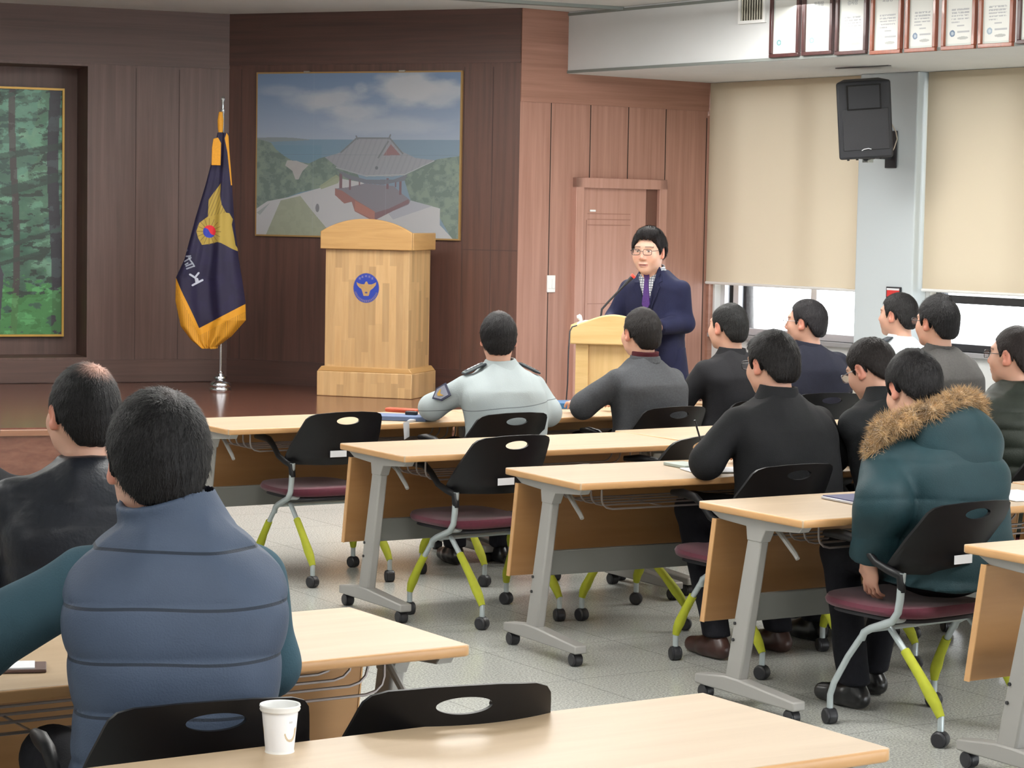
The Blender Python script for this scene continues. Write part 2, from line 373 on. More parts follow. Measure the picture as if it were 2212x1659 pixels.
# pavilion picture
x0,z1=wmid(560,160); x1,_=wmid(998,160); _,z0=wmid(558,506); pw,ph=x1-x0,z1-z0
d1=(Vector(C_)-Vector(B)).normalized(); n1v=Vector((d1.y,-d1.x))
pv=empty('pavilion_picture',(B[0]+d1.x*x0+n1v.x*.02,B[1]+d1.y*x0+n1v.y*.02,z0),a1,'wide photograph of a tiled-roof pavilion above the sea, hung behind the big lectern','picture')
p=Paint(95,2000,88,1605,620,500); X,Y=p.X,p.Y
t=np.clip((Y-88)/620,0,1)[...,None]; p.C=np.array([98,124,160])*(1-t)+np.array([150,162,180])*t
nA=vnoise(X,Y*2,.004,5,5); nB=vnoise(X,Y,.02,6,4); nC=vnoise(X,Y,.06,8,3)
def blob(cx,cy,rx,ry,s=.35): return np.clip((1.15-np.hypot((X-cx)/rx,(Y-cy)/ry)+(nA-.5)*s*3)*1.6,0,1)
for cx,cy,rx,ry,al in [(800,340,330,120,.8),(560,340,300,90,.5),(1050,440,300,90,.7),(1550,230,340,180,.95),(1800,300,300,150,.75),(1350,560,560,90,.45),(350,250,260,60,.35),(1080,225,60,50,.4)]:
    p.fill(blob(cx,cy,rx,ry),(186,189,194),al)
p.fill(Y>705,(112,134,152)); p.fill((Y>705)&(X<1000),(102,130,150),.8); p.fill((Y>760)&(X<720),(92,126,146),.6)
p.poly([(95,690),(260,685),(430,688),(600,705),(600,712),(95,735)],(120,130,132))
grn=lambda m,a=.95:(p.fill(m,(104,120,108),a),p.fill(m&(nB<.45),(84,100,92),.7),p.fill(m&(nB>.6),(122,138,120),.6))
grn(p.inside([(95,700),(230,735),(280,800),(360,860),(430,900),(600,930),(700,880),(860,840),(1000,900),(1100,1100),(700,1160),(520,1200),(95,1360)]))
grn(p.inside([(1480,1010),(1640,950),(1800,880),(2000,850),(2000,1605),(1940,1605),(1820,1400),(1560,1260)]))
p.poly([(390,900),(480,905),(595,945),(540,1000),(500,1080),(470,1080),(440,1000),(370,950)],(176,170,168),.9)
p.poly([(95,1360),(200,1290),(400,1250),(540,1205),(700,1160),(860,1060),(1100,1100),(1560,1260),(1830,1330),(1830,1480),(1950,1605),(95,1605)],(184,184,186))
p.poly([(700,1140),(860,1030),(900,1060),(880,1110),(720,1170)],(142,150,120),.9)
p.poly([(330,1280),(520,1235),(640,1380),(790,1550),(800,1605),(190,1605)],(148,153,130)); p.fill(p.inside([(330,1280),(520,1235),(640,1380),(790,1550),(800,1605),(190,1605)])&(nB>.52),(136,143,122),.4)
p.poly([(95,1400),(230,1300),(130,1420)],(150,158,156)); p.ell((685,1345),18,40,(112,112,116))
p.poly([(1350,1380),(1560,1260),(1760,1310),(1400,1440)],(158,160,170),.9)
p.poly([(850,1160),(960,1150),(1130,1110),(1400,1130),(1480,1200),(1560,1260),(1540,1300),(1400,1360),(1230,1450),(1040,1350),(1020,1280),(940,1300),(860,1220)],(116,112,120))
p.poly([(850,1160),(920,1180),(1040,1260),(1230,1370),(1230,1450),(1180,1440),(1040,1370),(1010,1280),(940,1300),(850,1220)],(136,92,86)); p.poly([(1040,1270),(1230,1370),(1230,1450),(1040,1360)],(160,104,90))
p.poly([(1230,1380),(1360,1340),(1540,1250),(1550,1285),(1380,1370),(1230,1450)],(112,84,88))
for x,y0_,y1_,wd in [(905,1020,1160,26),(992,1050,1170,20),(1345,1060,1160,22),(1465,1060,1210,22),(1080,1060,1130,12),(1420,1070,1140,12)]: p.poly([(x-wd/2,y0_),(x+wd/2,y0_),(x+wd/2,y1_),(x-wd/2,y1_)],(106,78,84))
p.poly([(860,980),(1010,1040),(1150,1075),(1400,1070),(1530,1020),(1500,1080),(1300,1120),(1140,1110),(950,1060)],(100,102,112))
p.poly([(750,870),(910,820),(1050,690),(1360,690),(1470,810),(1600,870),(1780,890),(1640,960),(1500,1020),(1380,1045),(1140,1035),(1000,1005),(870,960)],(138,140,146))
rf=p.inside([(750,870),(910,820),(1050,690),(1360,690),(1470,810),(1600,870),(1780,890),(1640,960),(1500,1020),(1380,1045),(1140,1035),(1000,1005),(870,960)])
p.fill(rf&(np.sin(X*.13+Y*.05)>.5),(128,130,137),.6)
for a,b in [((1050,690),(1360,690)),((1045,672),(1060,700)),((1365,660),(1350,695)),((1360,690),(1480,830)),((1050,690),(905,822)),((1345,720),(1255,870))]: p.line(a,b,14,(104,108,112))
p.poly([(1370,745),(1460,845),(1300,850)],(128,92,94)); p.ell((1240,965),14,16,(90,92,100)); p.line((860,965),(1140,1040),12,(150,152,156)); p.line((1140,1040),(1500,1025),12,(156,158,160)); p.line((1500,1025),(1770,895),8,(160,162,166))
for xx in (640,1330): p.line((xx,88),(xx,1605),3,(160,170,180),.35)
p.line((95,846),(2000,846),4,(90,96,104),.5)
p.C=p.C*.80+np.array([138,142,150])*.20*.9
p.mesh('picture_print',lambda u,v:(u*pw,u*0-.001,(1-v)*ph),M_paint,pv)
fr=MB(); e=.012
fr.box((pw/2,.01,ph+e/2),(pw+2*e,.02,e)).box((pw/2,.01,-e/2),(pw+2*e,.02,e)).box((-e/2,.01,ph/2),(e,.02,ph)).box((pw+e/2,.01,ph/2),(e,.02,ph)).box((pw/2,.012,ph/2),(pw,.012,ph)); fr.build('frame',mat('thin_gold_edge',(150,118,70),.5),pv)
for f_ in (.25,.72): MB().box((pw*f_,-.0,ph+.012),(.05,.02,.012)).build('clip',mat('clip_metal',(150,145,135),.3,.8),pv)
# ---- door wall
a2,L2=facing(C_,E_); wr=wall_thing('wall_right_front',C_,(E_[0]+.1,E_[1]+.08),0,ZC,M_door,.3)
def wd_(px,py): return on_wall(px,py,C_,E_)
xg1,zg=wd_(1191,228); x0d,ztd=wd_(1238,383); x1d,_=wd_(1434,388); xg2,_=wd_(1275,300); xg3,_=wd_(1357,300); xg4,_=wd_(1438,300)
_,zband=wd_(1300,190)
wall_part('panel_band',M_doorb,wr,C_,[((L2/2,-.004,(ZC+2.55)/2),(L2,.008,ZC-2.55))],0)
xD,_=wd_(1192,100); wall_part('panel_groove',M_dark,wr,C_,[((xD,-.005,2.98),(.006,.003,ZC-2.74)),(((xD+L2)/2,-.005,2.735),(L2-xD,.003,.005))],0)
for gx,zz0,zz1 in ((xg1,0,2.55),(xg2,ztd,2.55),(xg3,ztd,2.55),(xg4,0,2.55),(xg4+.42,0,2.5)):
    wall_part('panel_groove',M_dark,wr,C_,[((gx,-.001,(zz0+zz1)/2),(.007,.002,zz1-zz0))],0)
wall_part('trim_strip',M_doorb,wr,C_,[((L2-.02,-.015,1.26),(.05,.03,2.52))],0)
# door: frame, flat leaf, dark strip for the shaded reveal
M_leaf=wood('door_leaf',(168,124,108),(186,144,130),.45,(24,24,.9))
do=empty('door_1',(C_[0],C_[1],0),a2); tag(do,kind='structure')
fw=.075
b=MB().box(((x0d+fw/2),-.02,ztd/2),(fw,.05,ztd)).box((x1d-fw/2,-.02,ztd/2),(fw,.05,ztd)).box(((x0d+x1d)/2,-.02,ztd-fw/2),(x1d-x0d,.05,fw)); b.build('door_frame',M_leaf,do,bevel=.004)
lx0,lx1=x0d+fw,x1d-fw
wall=MB().box(((lx0+lx1)/2,-.0045,(ztd-fw)/2),(lx1-lx0,.005,ztd-fw)).build('door_leaf',M_leaf,do)
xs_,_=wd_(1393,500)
MB().box(((xs_+lx1)/2,-.009,(ztd-fw)/2),(lx1-xs_,.006,ztd-fw)).build('door_reveal_shade',mat('door_shadow',(96,62,50),.6),do)  # flat strip, shade of the recess side put into its colour
for (pa,pb,py) in ((1268,1360,463),(1268,1360,475),(1268,1360,487),(1268,1360,655)):
    xa,_=wd_(pa,py); xb,zz=wd_(pb,py); MB().box(((xa+xb)/2,-.008,zz),(xb-xa,.003,.006)).build('moulding',mat('moulding',(150,108,94),.5),do)
xa,zz=wd_(1264,560); MB().box((xa,-.008,.95),(.005,.003,1.5)).build('moulding',MATS['moulding'],do)
xa,zz=wd_(1278,455); sg=MB().box((0,0,0),(.055,.004,.014)).build('door_sign',mat('white_plastic',(238,238,236),.4)); sg.location=(C_[0]+math.cos(a2)*xa+.013*math.sin(a2),C_[1]+math.sin(a2)*xa-.013*math.cos(a2),zz); sg.rotation_euler=(0,0,a2)
tag(sg,'tiny white name plate stuck on the wooden door, upper left','sign')
xa,zz=wd_(1189,613); sw=empty('light_switch',(C_[0]+math.cos(a2)*xa,C_[1]+math.sin(a2)*xa,zz),a2,'white wall switch plate on the wood panelling left of the door','switch')
MB().box((0,-.006,0),(.075,.012,.125)).build('plate',MATS['white_plastic'],sw,bevel=.003)
for dx in(-.016,.016): MB().box((dx,-.014,0),(.026,.006,.07)).build('rocker',MATS['white_plastic'],sw,bevel=.002)
# ---- window wall : piers, sill wall, head, frames, glass
ZW0,ZW1=.84,2.72
def win(px,py): return on_wall(px,py,E_,tuple(WE))
aw=math.atan2(WD.y,WD.x)
u1,_=win(1878,400); u2,_=win(2012,400)
wins=[(.05,u1+.02),(u2+.02,u2+2.6),(u2+3.1,u2+5.7),(u2+6.2,u2+8.8),(u2+9.3,u2+11.9)]
LW=17.
ww=MB(); th=.22
def wb(m,x0,x1,y0,y1,z0,z1): m.box(((x0+x1)/2,(y0+y1)/2,(z0+z1)/2),(x1-x0,y1-y0,z1-z0))
# local: x along WD, y>0 is to the left of WD = outside? WD=(.59,-.8) left = (.8,.59) -> outside
wb(ww,0,LW,0,th,0,ZW0); wb(ww,0,LW,0,th,ZW1,ZC)
px_=[0]+[q for w_ in wins for q in w_]+[LW]
for i in range(0,len(px_),2): wb(ww,px_[i],px_[i+1],0,th,ZW0,ZW1)
wwo=ww.build('wall_right',M_white,None,(E_[0],E_[1],0),aw,smooth=0); tag(wwo,kind='structure')
# pillar that stands proud of the wall
up_,_=win(1984,400)
pl=MB(); wb(pl,u1+.02,u2-.02,-.14,0,0,ZSOF); plo=pl.build('trim_1',mat('pillar_paint',(205,214,218),.7),None,(E_[0],E_[1],0),aw,bevel=.01,smooth=0); tag(plo,kind='structure')
M_alu=mat('aluminium_frame',(70,72,76),.4,.6); M_alul=mat('pale_frame',(205,205,210),.4,.2)
M_glass=bpy.data.materials.new('window_glass'); M_glass.use_nodes=True
nt=M_glass.node_tree; nt.nodes.clear(); o_=nt.nodes.new('ShaderNodeOutputMaterial'); tr=nt.nodes.new('ShaderNodeBsdfTransparent'); gl=nt.nodes.new('ShaderNodeBsdfGlossy'); gl.inputs['Roughness'].default_value=.02; fz=nt.nodes.new('ShaderNodeFresnel'); fz.inputs[0].default_value=1.35; mx=nt.nodes.new('ShaderNodeMixShader')
nt.links.new(fz.outputs[0],mx.inputs[0]); nt.links.new(tr.outputs[0],mx.inputs[1]); nt.links.new(gl.outputs[0],mx.inputs[2]); nt.links.new(mx.outputs[0],o_.inputs[0])
M_blind=bpy.data.materials.new('roller_blind_cloth'); M_blind.use_nodes=True; nt=M_blind.node_tree; b=nt.nodes['Principled BSDF']; b.inputs['Base Color'].default_value=srgb((196,182,158)); b.inputs['Roughness'].default_value=.9
tl=nt.nodes.new('ShaderNodeBsdfTranslucent'); tl.inputs[0].default_value=srgb((244,230,204)); mx=nt.nodes.new('ShaderNodeMixShader'); mx.inputs[0].default_value=.08; nt.links.new(b.outputs[0],mx.inputs[1]); nt.links.new(tl.outputs[0],mx.inputs[2]); nt.links.new(mx.outputs[0],nt.nodes['Material Output'].inputs[0])
for i,(x0,x1) in enumerate(wins):
    wn=empty('window_%d'%(i+1),(E_[0],E_[1],0),aw); tag(wn,kind='structure')
    f=MB(); t=.05; yy0,yy1=.06,.13
    wb(f,x0,x1,yy0,yy1,ZW0,ZW0+t); wb(f,x0,x1,yy0,yy1,ZW1-t,ZW1); wb(f,x0,x0+t,yy0,yy1,ZW0+t,ZW1-t); wb(f,x1-t,x1,yy0,yy1,ZW0+t,ZW1-t)
    f.build('window_frame',M_alu if i else M_alul,wn)
    nm=2; 
    for k in range(1,nm+1):
        xm=x0+(x1-x0)*k/(nm+1) if i else (win(1577,640)[0] if k==1 else win(1745,640)[0]); m_=MB(); wb(m_,xm-.03,xm+.03,yy0,yy1,ZW0+t,ZW1-t); m_.build('mullion',M_alu if i else M_alul,wn)
    if i: m_=MB(); wb(m_,x0+t,x1-t,yy0-.01,yy1,1.17,1.225); m_.build('transom',M_alu,wn)
    g_=MB(); wb(g_,x0+t,x1-t,.09,.094,ZW0+t,ZW1-t); g_.build('pane',M_glass,wn)
    s=MB(); wb(s,x0-.02,x1+.02,-.05,.06,ZW0-.03,ZW0); s.build('window_sill',mat('sill',(150,150,152),.5),wn)
    # blind: cloth in front of the wall, bottom bar, roller tube
    bl=empty('roller_blind',(E_[0],E_[1],0),aw,['cream roller blind over the window beside the wood panelling','cream roller blind right of the white pillar','cream roller blind over the next window, mostly out of view','cream roller blind over a window nearer the viewer','cream roller blind over the window nearest the viewer'][i],'blind','cream roller blinds')
    zbl=1.235 if i==0 else 1.262
    xa,xb=x0-.04 if i==0 else x0-.02,x1+.0
    if i==0: xa=.012
    n=60; rows=24; P=[];Q=[]
    for r_ in range(rows+1):
        v=r_/rows; z=ZSOF-.003+(zbl-(ZSOF-.003))*v
        for c in range(n+1):
            u=c/n; ripple=.012*math.sin(u*16+2*v)*max(0,v-.3)*(u**2)*1.4
            P.append((xa+(xb-xa)*u,-.06+ripple,z))
    for r_ in range(rows):
        for c in range(n): q=r_*(n+1)+c; Q.append((q,q+1,q+n+2,q+n+1))
    link('blind_cloth',fastmesh('blind_cloth',P,Q),M_blind,bl)
    MB().tube([(xa,-.06,zbl-.006),(xb,-.06,zbl-.006)],.011,10).build('bottom_bar',MATS['white_plastic'],bl)
    MB().tube([(xa,-.026,ZSOF-.04),(xb,-.026,ZSOF-.04)],.025,14).build('roller_tube',MATS['white_plastic'],bl)
# beam (soffit) along the window wall
_,zt=win(1600,100)
Dp=Vector((.353,17.33)); nb=(Dp-Vector(E_)); bw=abs(nb.dot(Vector((-WD.y,WD.x)))); 
xs=nb.dot(WD)
bm=MB()
bm.prism([(xs,-bw),(LW,-bw),(LW,-.001),(.0,-.001)],ZSOF,ZC-.001,lambda a,b,t:(a,b,t))
bmo=bm.build('trim_2',M_white,None,(E_[0],E_[1],0),aw,smooth=0); tag(bmo,kind='structure')
M_gstrip=mat('grey_edge_strip',(120,124,120),.6)
for z in (ZSOF+.012,ZC-.02):
    k=MB(); k.box(((xs+LW)/2+.01,-bw-.004,z),(LW-xs-.03,.008,.02)); k.build('edge_strip',M_gstrip,bmo)
# ceiling strip
q0=at_z(1090,3,ZC-.012); q1=at_z(1363,20,ZC-.012); dd=(q1-q0); dn=dd.normalized(); q0=q0-dn*6
st=MB().tube([q0,q1],.001,4); st=MB(); mid=(q0+q1)/2; R=Matrix.Rotation(math.atan2(dd.y,dd.x),3,'Z'); st.box((mid.x,mid.y,ZC-.012),((q1-q0).length,.07,.022),R)
so=st.build('trim_3',M_gstrip,smooth=0); tag(so,kind='structure')
# beam face: vent and certificates
nbv=-Vector((-WD.y,WD.x))  # towards the room
F0=Vector(E_)+nbv*bw; F1=F0+WD*LW
def bf(px,py): return on_wall(px,py,tuple(F0),tuple(F1))
def bpos(x,z,o=0): return (F0.x+WD.x*x+nbv.x*o,F0.y+WD.y*x+nbv.y*o,z)
x0,z0=bf(1603,46); x1,_=bf(1652,40); vt=empty('air_vent',bpos((x0+x1)/2,z0+.12),aw,'white louvred air grille on the beam left of the certificates','vent')
vw=x1-x0
k=MB(); k.box((0,-.008,.0),(.0001,.0001,.0001)); k=MB()
for a_,b_ in (((0,-.01,.13),(vw+.04,.02,.02)),((0,-.01,-.13),(vw+.04,.02,.02)),((-vw/2-.01,-.01,0),(.02,.02,.24)),((vw/2+.01,-.01,0),(.02,.02,.24))): k.box(a_,b_)
k.build('frame',MATS['white_plastic'],vt)
MB().box((0,-.002,0),(vw,.003,.24)).build('backing',mat('vent_dark',(70,66,60),.8),vt)
for i in range(9):
    MB().box((-vw/2+vw*(i+.5)/9,-.009,0),(.007,.012,.24),Matrix.Rotation(.5,3,'Z')).build('louvre',mat('louvre',(180,176,160),.5),vt)
M_fr=[wood('frame_dark',(48,26,28),(74,40,36),.35,(60,60,4),coat=.3),wood('frame_orange',(112,56,36),(140,74,48),.35,(60,60,4),coat=.3)]
M_cert=mat('certificate_paper',attr=True,rough=.5); M_seal=mat('ink',(165,168,172),.7)
cert=[(1667,1730,128,0),(1737,1802,124,0),(1809,1876,115,0),(1885,1951,108,1),(1960,2026,104,1),(2039,2111,98,1),(2119,2193,88,1),(2203,2262,70,0)]
cl_=['framed certificate nearest the air grille, blank-looking with a small teal seal','second framed certificate from the air grille, dark frame with a pale blue seal','third framed certificate from the air grille, dark frame with title above dense text','fourth framed certificate from the air grille, orange-brown frame with a faint grey seal','fifth framed certificate from the air grille, orange-brown frame and dark round seal','sixth framed certificate, orange-brown frame between two wall gaps, dark blue seal','seventh framed certificate from the air grille, orange-brown frame, seal set high','dark-framed certificate cut off by the right edge of the picture']
for i,(pa,pb,pyb,kk) in enumerate(cert):
    x0,zb_=bf(pa,pyb); x1,_=bf(pb,pyb-4); zb_=max(zb_,ZSOF+.02); w_=x1-x0; h_=.42 if kk else .41; zb_=min(zb_,ZC-.03-h_+.0) if zb_+h_>ZC-.02 else zb_
    h_=min(h_,ZC-.02-zb_)
    ce=empty('certificate',bpos(x0,zb_),aw,cl_[i],'certificate','framed certificates on the beam'); 
    tilt=Matrix.Rotation(.0,3,'X'); t=.024
    f=MB(); f.box((w_/2,-.015,t/2),(w_,.03,t)).box((w_/2,-.015,h_-t/2),(w_,.03,t)).box((t/2,-.015,h_/2),(t,.03,h_-2*t)).box((w_-t/2,-.015,h_/2),(t,.03,h_-2*t)); f.build('frame',M_fr[kk],ce,bevel=.003)
    p=Paint(0,1,0,1,72,136); p.fill(p.X>=0,(214,215,210)); 
    e=((np.abs(p.X-.5)>.44)|(np.abs(p.Y-.5)>.46)); p.fill(e,(190,198,192),.8)
    if i:
        for r_ in range(5): yy=.42+r_*.05; p.fill((np.abs(p.Y-yy)<.012)&(p.X>.2)&(p.X<(.84 if r_<4 else .5))&(vnoise(p.X,p.Y,40,i,1)>.3),(150,152,158),.7)
        p.fill((np.abs(p.Y-.68)<.01)&(p.X>.4)&(p.X<.66),(150,152,158),.7); p.fill((np.abs(p.Y-.78)<.012)&(p.X>.42)&(p.X<.86),(150,152,158),.7)
        p.ell((.62,.88),.2,.025,(150,152,150),.7)
    p.ell((.24,.80),.1,.055,[(110,150,150),(130,175,195),(165,195,215),(190,192,192),(110,128,150),(96,116,140),(150,165,178),(150,160,170)][i]); p.ell((.24,.80),.05,.028,(205,212,215),.6)
    p.mesh('sheet',lambda u,v:(t+u*(w_-2*t),u*0-.012,t+(1-v)*(h_-2*t)),M_cert,ce)
    if i>0: text_mesh('title','표창장' if i%2 else '감사장',.034,M_seal,ce,(w_/2,-.0135,h_-.085),(PI/2,0,0))
# dark slot line in the soffit underside
q=at_z(1864,145,ZSOF-.004); so=MB().box((0,0,0),(.5,.03,.006)).build('soffit_slot',mat('slot',(90,90,92),.6),None,(q.x,q.y,ZSOF-.003),aw); tag(so,'thin grey slot diffuser in the underside of the beam','vent')
# ---- stage
sa=math.atan2(dl.y,dl.x)
e0=at_z(-600,930,ZS); e1=at_z(50,924,ZS); dS=Vector((math.cos(.33),math.sin(.33))); e1=Vector((e1.x,e1.y)); eL=e1-dS*5.0; eR=e1+dS*3.05
M_stage=wood('stage_floor',(96,62,50),(124,84,70),.16,(1.2,22,22),spec=.6)
stg=MB().prism([(eL.x,eL.y),(eR.x,eR.y),(C_[0]-.02,C_[1]-.02),(B[0],B[1]-.005),(AL[0]+.3,AL[1]-.0)],0,ZS,lambda a,b,t:(a,b,t)).build('stage',M_stage,smooth=0); tag(stg,'low polished wooden stage along the front of the hall','stage')
nS=Vector((dS.y,-dS.x)); a_=math.atan2(dS.y,dS.x); Ls=(eR-eL).length
MB().box((Ls/2,-.006,ZS-.03),(Ls,.03,.04)).build('nosing',wood('nosing',(120,84,64),(140,100,78),.3,(1.2,22,22)),stg,(eL.x,eL.y,0),a_,bevel=.006)
# ================================================================== FURNITURE
M_top=wood('maple_laminate',(182,158,128),(194,171,142),.38,(1.6,14,14),spec=.5)
M_edge=mat('maple_edge_band',(198,152,102),.4,noise=(6,.06))
M_panelw=wood('shaded_maple_panel',(150,108,66),(166,124,80),.4,(1.2,10,10))  # panel wood darkened: shade under the desktop put into its colour
M_steel=mat('grey_powder_coat',(158,156,152),.42,.15); M_steeld=mat('grey_beam',(120,120,116),.45,.1)
M_wire=mat('wire_basket',(140,132,130),.35,.5); M_rub=mat('caster_rubber',(34,34,38),.45); M_screw=mat('screw',(40,40,42),.4)
M_blk=mat('black_plastic',(13,13,16),.45,spec=.3); M_blk2=mat('black_plastic_matt',(34,35,40),.6)
M_chr=mat('silver_tube',(176,186,188),.35,.35); M_yel=mat('yellow_foam',(166,172,40),.75,noise=(30,.08)); M_red=mat('maroon_fabric',(84,22,42),.85,noise=(60,.12),sheen=.2)
M_paper=mat('paper',(232,234,238),.6)
DL_,DD,DH=1.5,.6,.72
def caster(parent,x,y,z0,r=.026,ang=0):
    b=MB()
    for s in(-1,1): b.lathe([(0,s*.004),(r*.9,s*.004),(r,s*.008),(r,s*.018),(r*.8,s*.022),(0,s*.022)],(0,0,r),18,'x')
    b.box((0,0,r),(.012,.02,.02)); b.tube([(0,.004,r*1.5),(0,.004,r*2.3)],.006,8); b.lathe([(r*1.05,-.012),(r*1.12,-.0),(r*1.05,.012)],(0,0,r),18,'x')
    o=b.build('caster',M_rub,parent); o.location=(x,y,z0); o.rotation_euler=(0,0,ang); return o
def make_desk():
    d=empty('folding_desk',(0,0,0))
    th=.027; t=MB().box((DL_/2,DD/2,DH-th/2),(DL_-.008,DD-.008,th)).build('tabletop',M_top,d,bevel=.004)
    e=MB(); r=.012
    for (x0,y0,x1,y1) in ((r,0,DL_-r,0),(DL_,r,DL_,DD-r),(DL_-r,DD,r,DD),(0,DD-r,0,r)): pass
    ring=[]; 
    def loop(off,z):
        pts=[]
        for cx,cy,a0_ in ((DL_-.02,DD-.02,0),(.02,DD-.02,90),(.02,.02,180),(DL_-.02,.02,270)):
            for k in range(5):
                a=math.radians(a0_+k*22.5); pts.append((cx+(.02+off)*math.cos(a),cy+(.02+off)*math.sin(a),z))
        return pts
    L_=[loop(-.008,DH-.0005),loop(-.002,DH-.002),loop(0,DH-.006),loop(0,DH-th+.005),loop(-.003,DH-th),loop(-.012,DH-th)]
    n=len(L_[0]); V=[p for l in L_ for p in l]; Fc=[(i*n+k,i*n+(k+1)%n,(i+1)*n+(k+1)%n,(i+1)*n+k) for i in range(len(L_)-1) for k in range(n)]
    MB().add(V,Fc).build('edge_band',M_edge,d,smooth=60)
    for sx,side in ((.048,1),(DL_-.048,-1)):
        lg=empty('leg',(0,0,0)); lg.parent=d
        # slanted column: top y .30 -> bottom y .42
        c=MB(); c.prism([(.245,DH-.05),(.345,DH-.05),(.335,DH-.14),(.352,.07),(.43,.07),(.40,.10),(.372,.20)][:0] or [(.25,DH-.04),(.325,DH-.04),(.455,.085),(.365,.085)],sx-.02,sx+.02,lambda a,b,t:(t,a,b)); c.build('column',M_steel,lg,bevel=.008)
        f=MB(); f.prism([(.05,.052),(.62,.052),(.62,.088),(.45,.108),(.37,.108),(.05,.085)],sx-.028,sx+.028,lambda a,b,t:(t,a,b)); f.build('foot',M_steel,lg,bevel=.006)
        caster(lg,sx,.09,.0); caster(lg,sx,.585,.0)
        b=MB(); b.prism([(.03,DH-.028),(.56,DH-.028),(.50,DH-.055),(.345,DH-.062),(.338,DH-.11),(.26,DH-.11),(.235,DH-.065),(.05,DH-.05)],sx-.022-side*.0,sx+.022,lambda a,b,t:(t,a,b)); b.build('bracket',M_steel,lg,bevel=.003)
        MB().tube([(sx+side*.045,.30,DH-.045),(sx+side*.045,.24,DH-.075),(sx+side*.045,.15,DH-.14),(sx+side*.045,.135,DH-.155)],[.010,.010,.009,.008],8).build('lever',M_steel,lg)
        for z,y in ((.305,.395-.0),(.245,.403)): MB().lathe([(0,-.004),(.006,-.004),(.006,.004),(0,.004)],(sx-.021 if side>0 else sx+.021,y-.0,z),10,'x').build('screw',M_screw,lg)
    MB().prism([(.50,DH-.055),(.52,DH-.055),(.580,.285),(.560,.285)],.012,DL_-.012,lambda a,b,t:(t,a,b)).build('modesty_panel',M_panelw,d,bevel=.003)
    MB().box((DL_/2,.555-.012,.5),(0,0,0)) 
    for x in (.012,DL_-.012): MB().prism([(.498,DH-.054),(.522,DH-.054),(.582,.284),(.558,.284)],x-.002,x+.002,lambda a,b,t:(t,a,b)).build('panel_edge',M_edge,d)
    MB().box((DL_/2,.402,.355),(DL_-.13,.025,.10),shear=(0,-.14)).build('beam',M_steeld,d,bevel=.004)
    k=MB()
    for i,y in enumerate((.12,.20,.28,.36,.43)):
        x0,x1=.17+.0*i,DL_-.17; z=DH-.115-.006*(i==0)
        pts=[(x0,y,DH-.03),(x0,y,z+.04)]+[(x0+.05-.05*math.cos(a),y,z+.04-.04*math.sin(a)) for a in (.5,1.0,1.57)]+[(x1-.05+.05*math.cos(a),y,z+.04-.04*math.sin(a)) for a in (1.57,1.,.5)]+[(x1,y,z+.04),(x1,y,DH-.03)]
        k.tube(pts,.004,6)
    for x in (.45,.75,1.05): k.tube([(x,.12,DH-.119),(x,.43,DH-.119)],.003,6)
    k.build('wire_basket',M_wire,d)
    return d
def place_desk(x,y,a,label,first=[None]):
    o=first[0] if first[0] is not None and not first[0].get('used') else None
    if first[0] is None: first[0]=make_desk(); o=first[0]
    else: o=copy_tree(first[0])
    o.location=(x,y,0); o.rotation_euler=(0,0,a); tag(o,label,'desk','maple folding desks in rows'); return o
TH=.561
def U(a): return Vector((math.cos(a),math.sin(a)))
def V_(a): return Vector((-math.sin(a),math.cos(a)))
desks={}
def dk(key,x,y,dt,label):
    a=TH+dt; place_desk(x,y,a,label); desks[key]=(Vector((x,y)),a); return Vector((x,y)),a
dk('D1',-1.308,10.742,-.012,'front-row maple desk nearest the stage flag, an empty chair tucked at it')
P0=Vector((-1.308,10.742))+U(.549)*1.51; dk('D1b',P0.x,P0.y,-.0,'front-row maple desk with the blue folder, before the man in the grey blazer')
P0=P0+U(.561)*1.53; dk('D1c',P0.x,P0.y,.01,'front-row maple desk nearest the windows')
dk('D2',-.445,9.699,-.015,'second-row maple desk behind the seated officer, an empty chair at its left')
dk('D2b',.834,10.561,.057,'second-row maple desk nearer the windows, set slightly ahead of its neighbour')
dk('D3',.266,8.82,-.051,'third-row maple desk where the man in the black coat writes')
P0=Vector((.266,8.82))+U(.51)*1.55; dk('D3b',P0.x,P0.y,-.0,'third-row maple desk under the arms of the man in the olive puffer jacket')
dk('D4',.991,7.848,-.005,'fourth-row maple desk in front of the person in the teal parka')
P0=Vector((.991,7.848))+U(.556)*1.53; dk('D4b',P0.x,P0.y,.0,'fourth-row maple desk at the right edge, past the teal parka')
dk('D5',1.754,6.842,.001,'fifth-row maple desk cut off by the right edge, behind the teal parka')
a=TH+.008; o_=Vector((-.083,5.469))-U(a)*DL_; dk('L4',o_.x,o_.y,.008,'maple desk under the forearm of the man in the quilted vest')
a=TH+.017; o_=Vector((.752,4.466))-U(a)*DL_; dk('L5',o_.x,o_.y,.017,'nearest maple desk, carrying the white paper cup')
o_=Vector((-.76,6.55))-U(TH)*DL_; dk('L3',o_.x,o_.y,0,'maple desk hidden behind the man in the quilted vest')
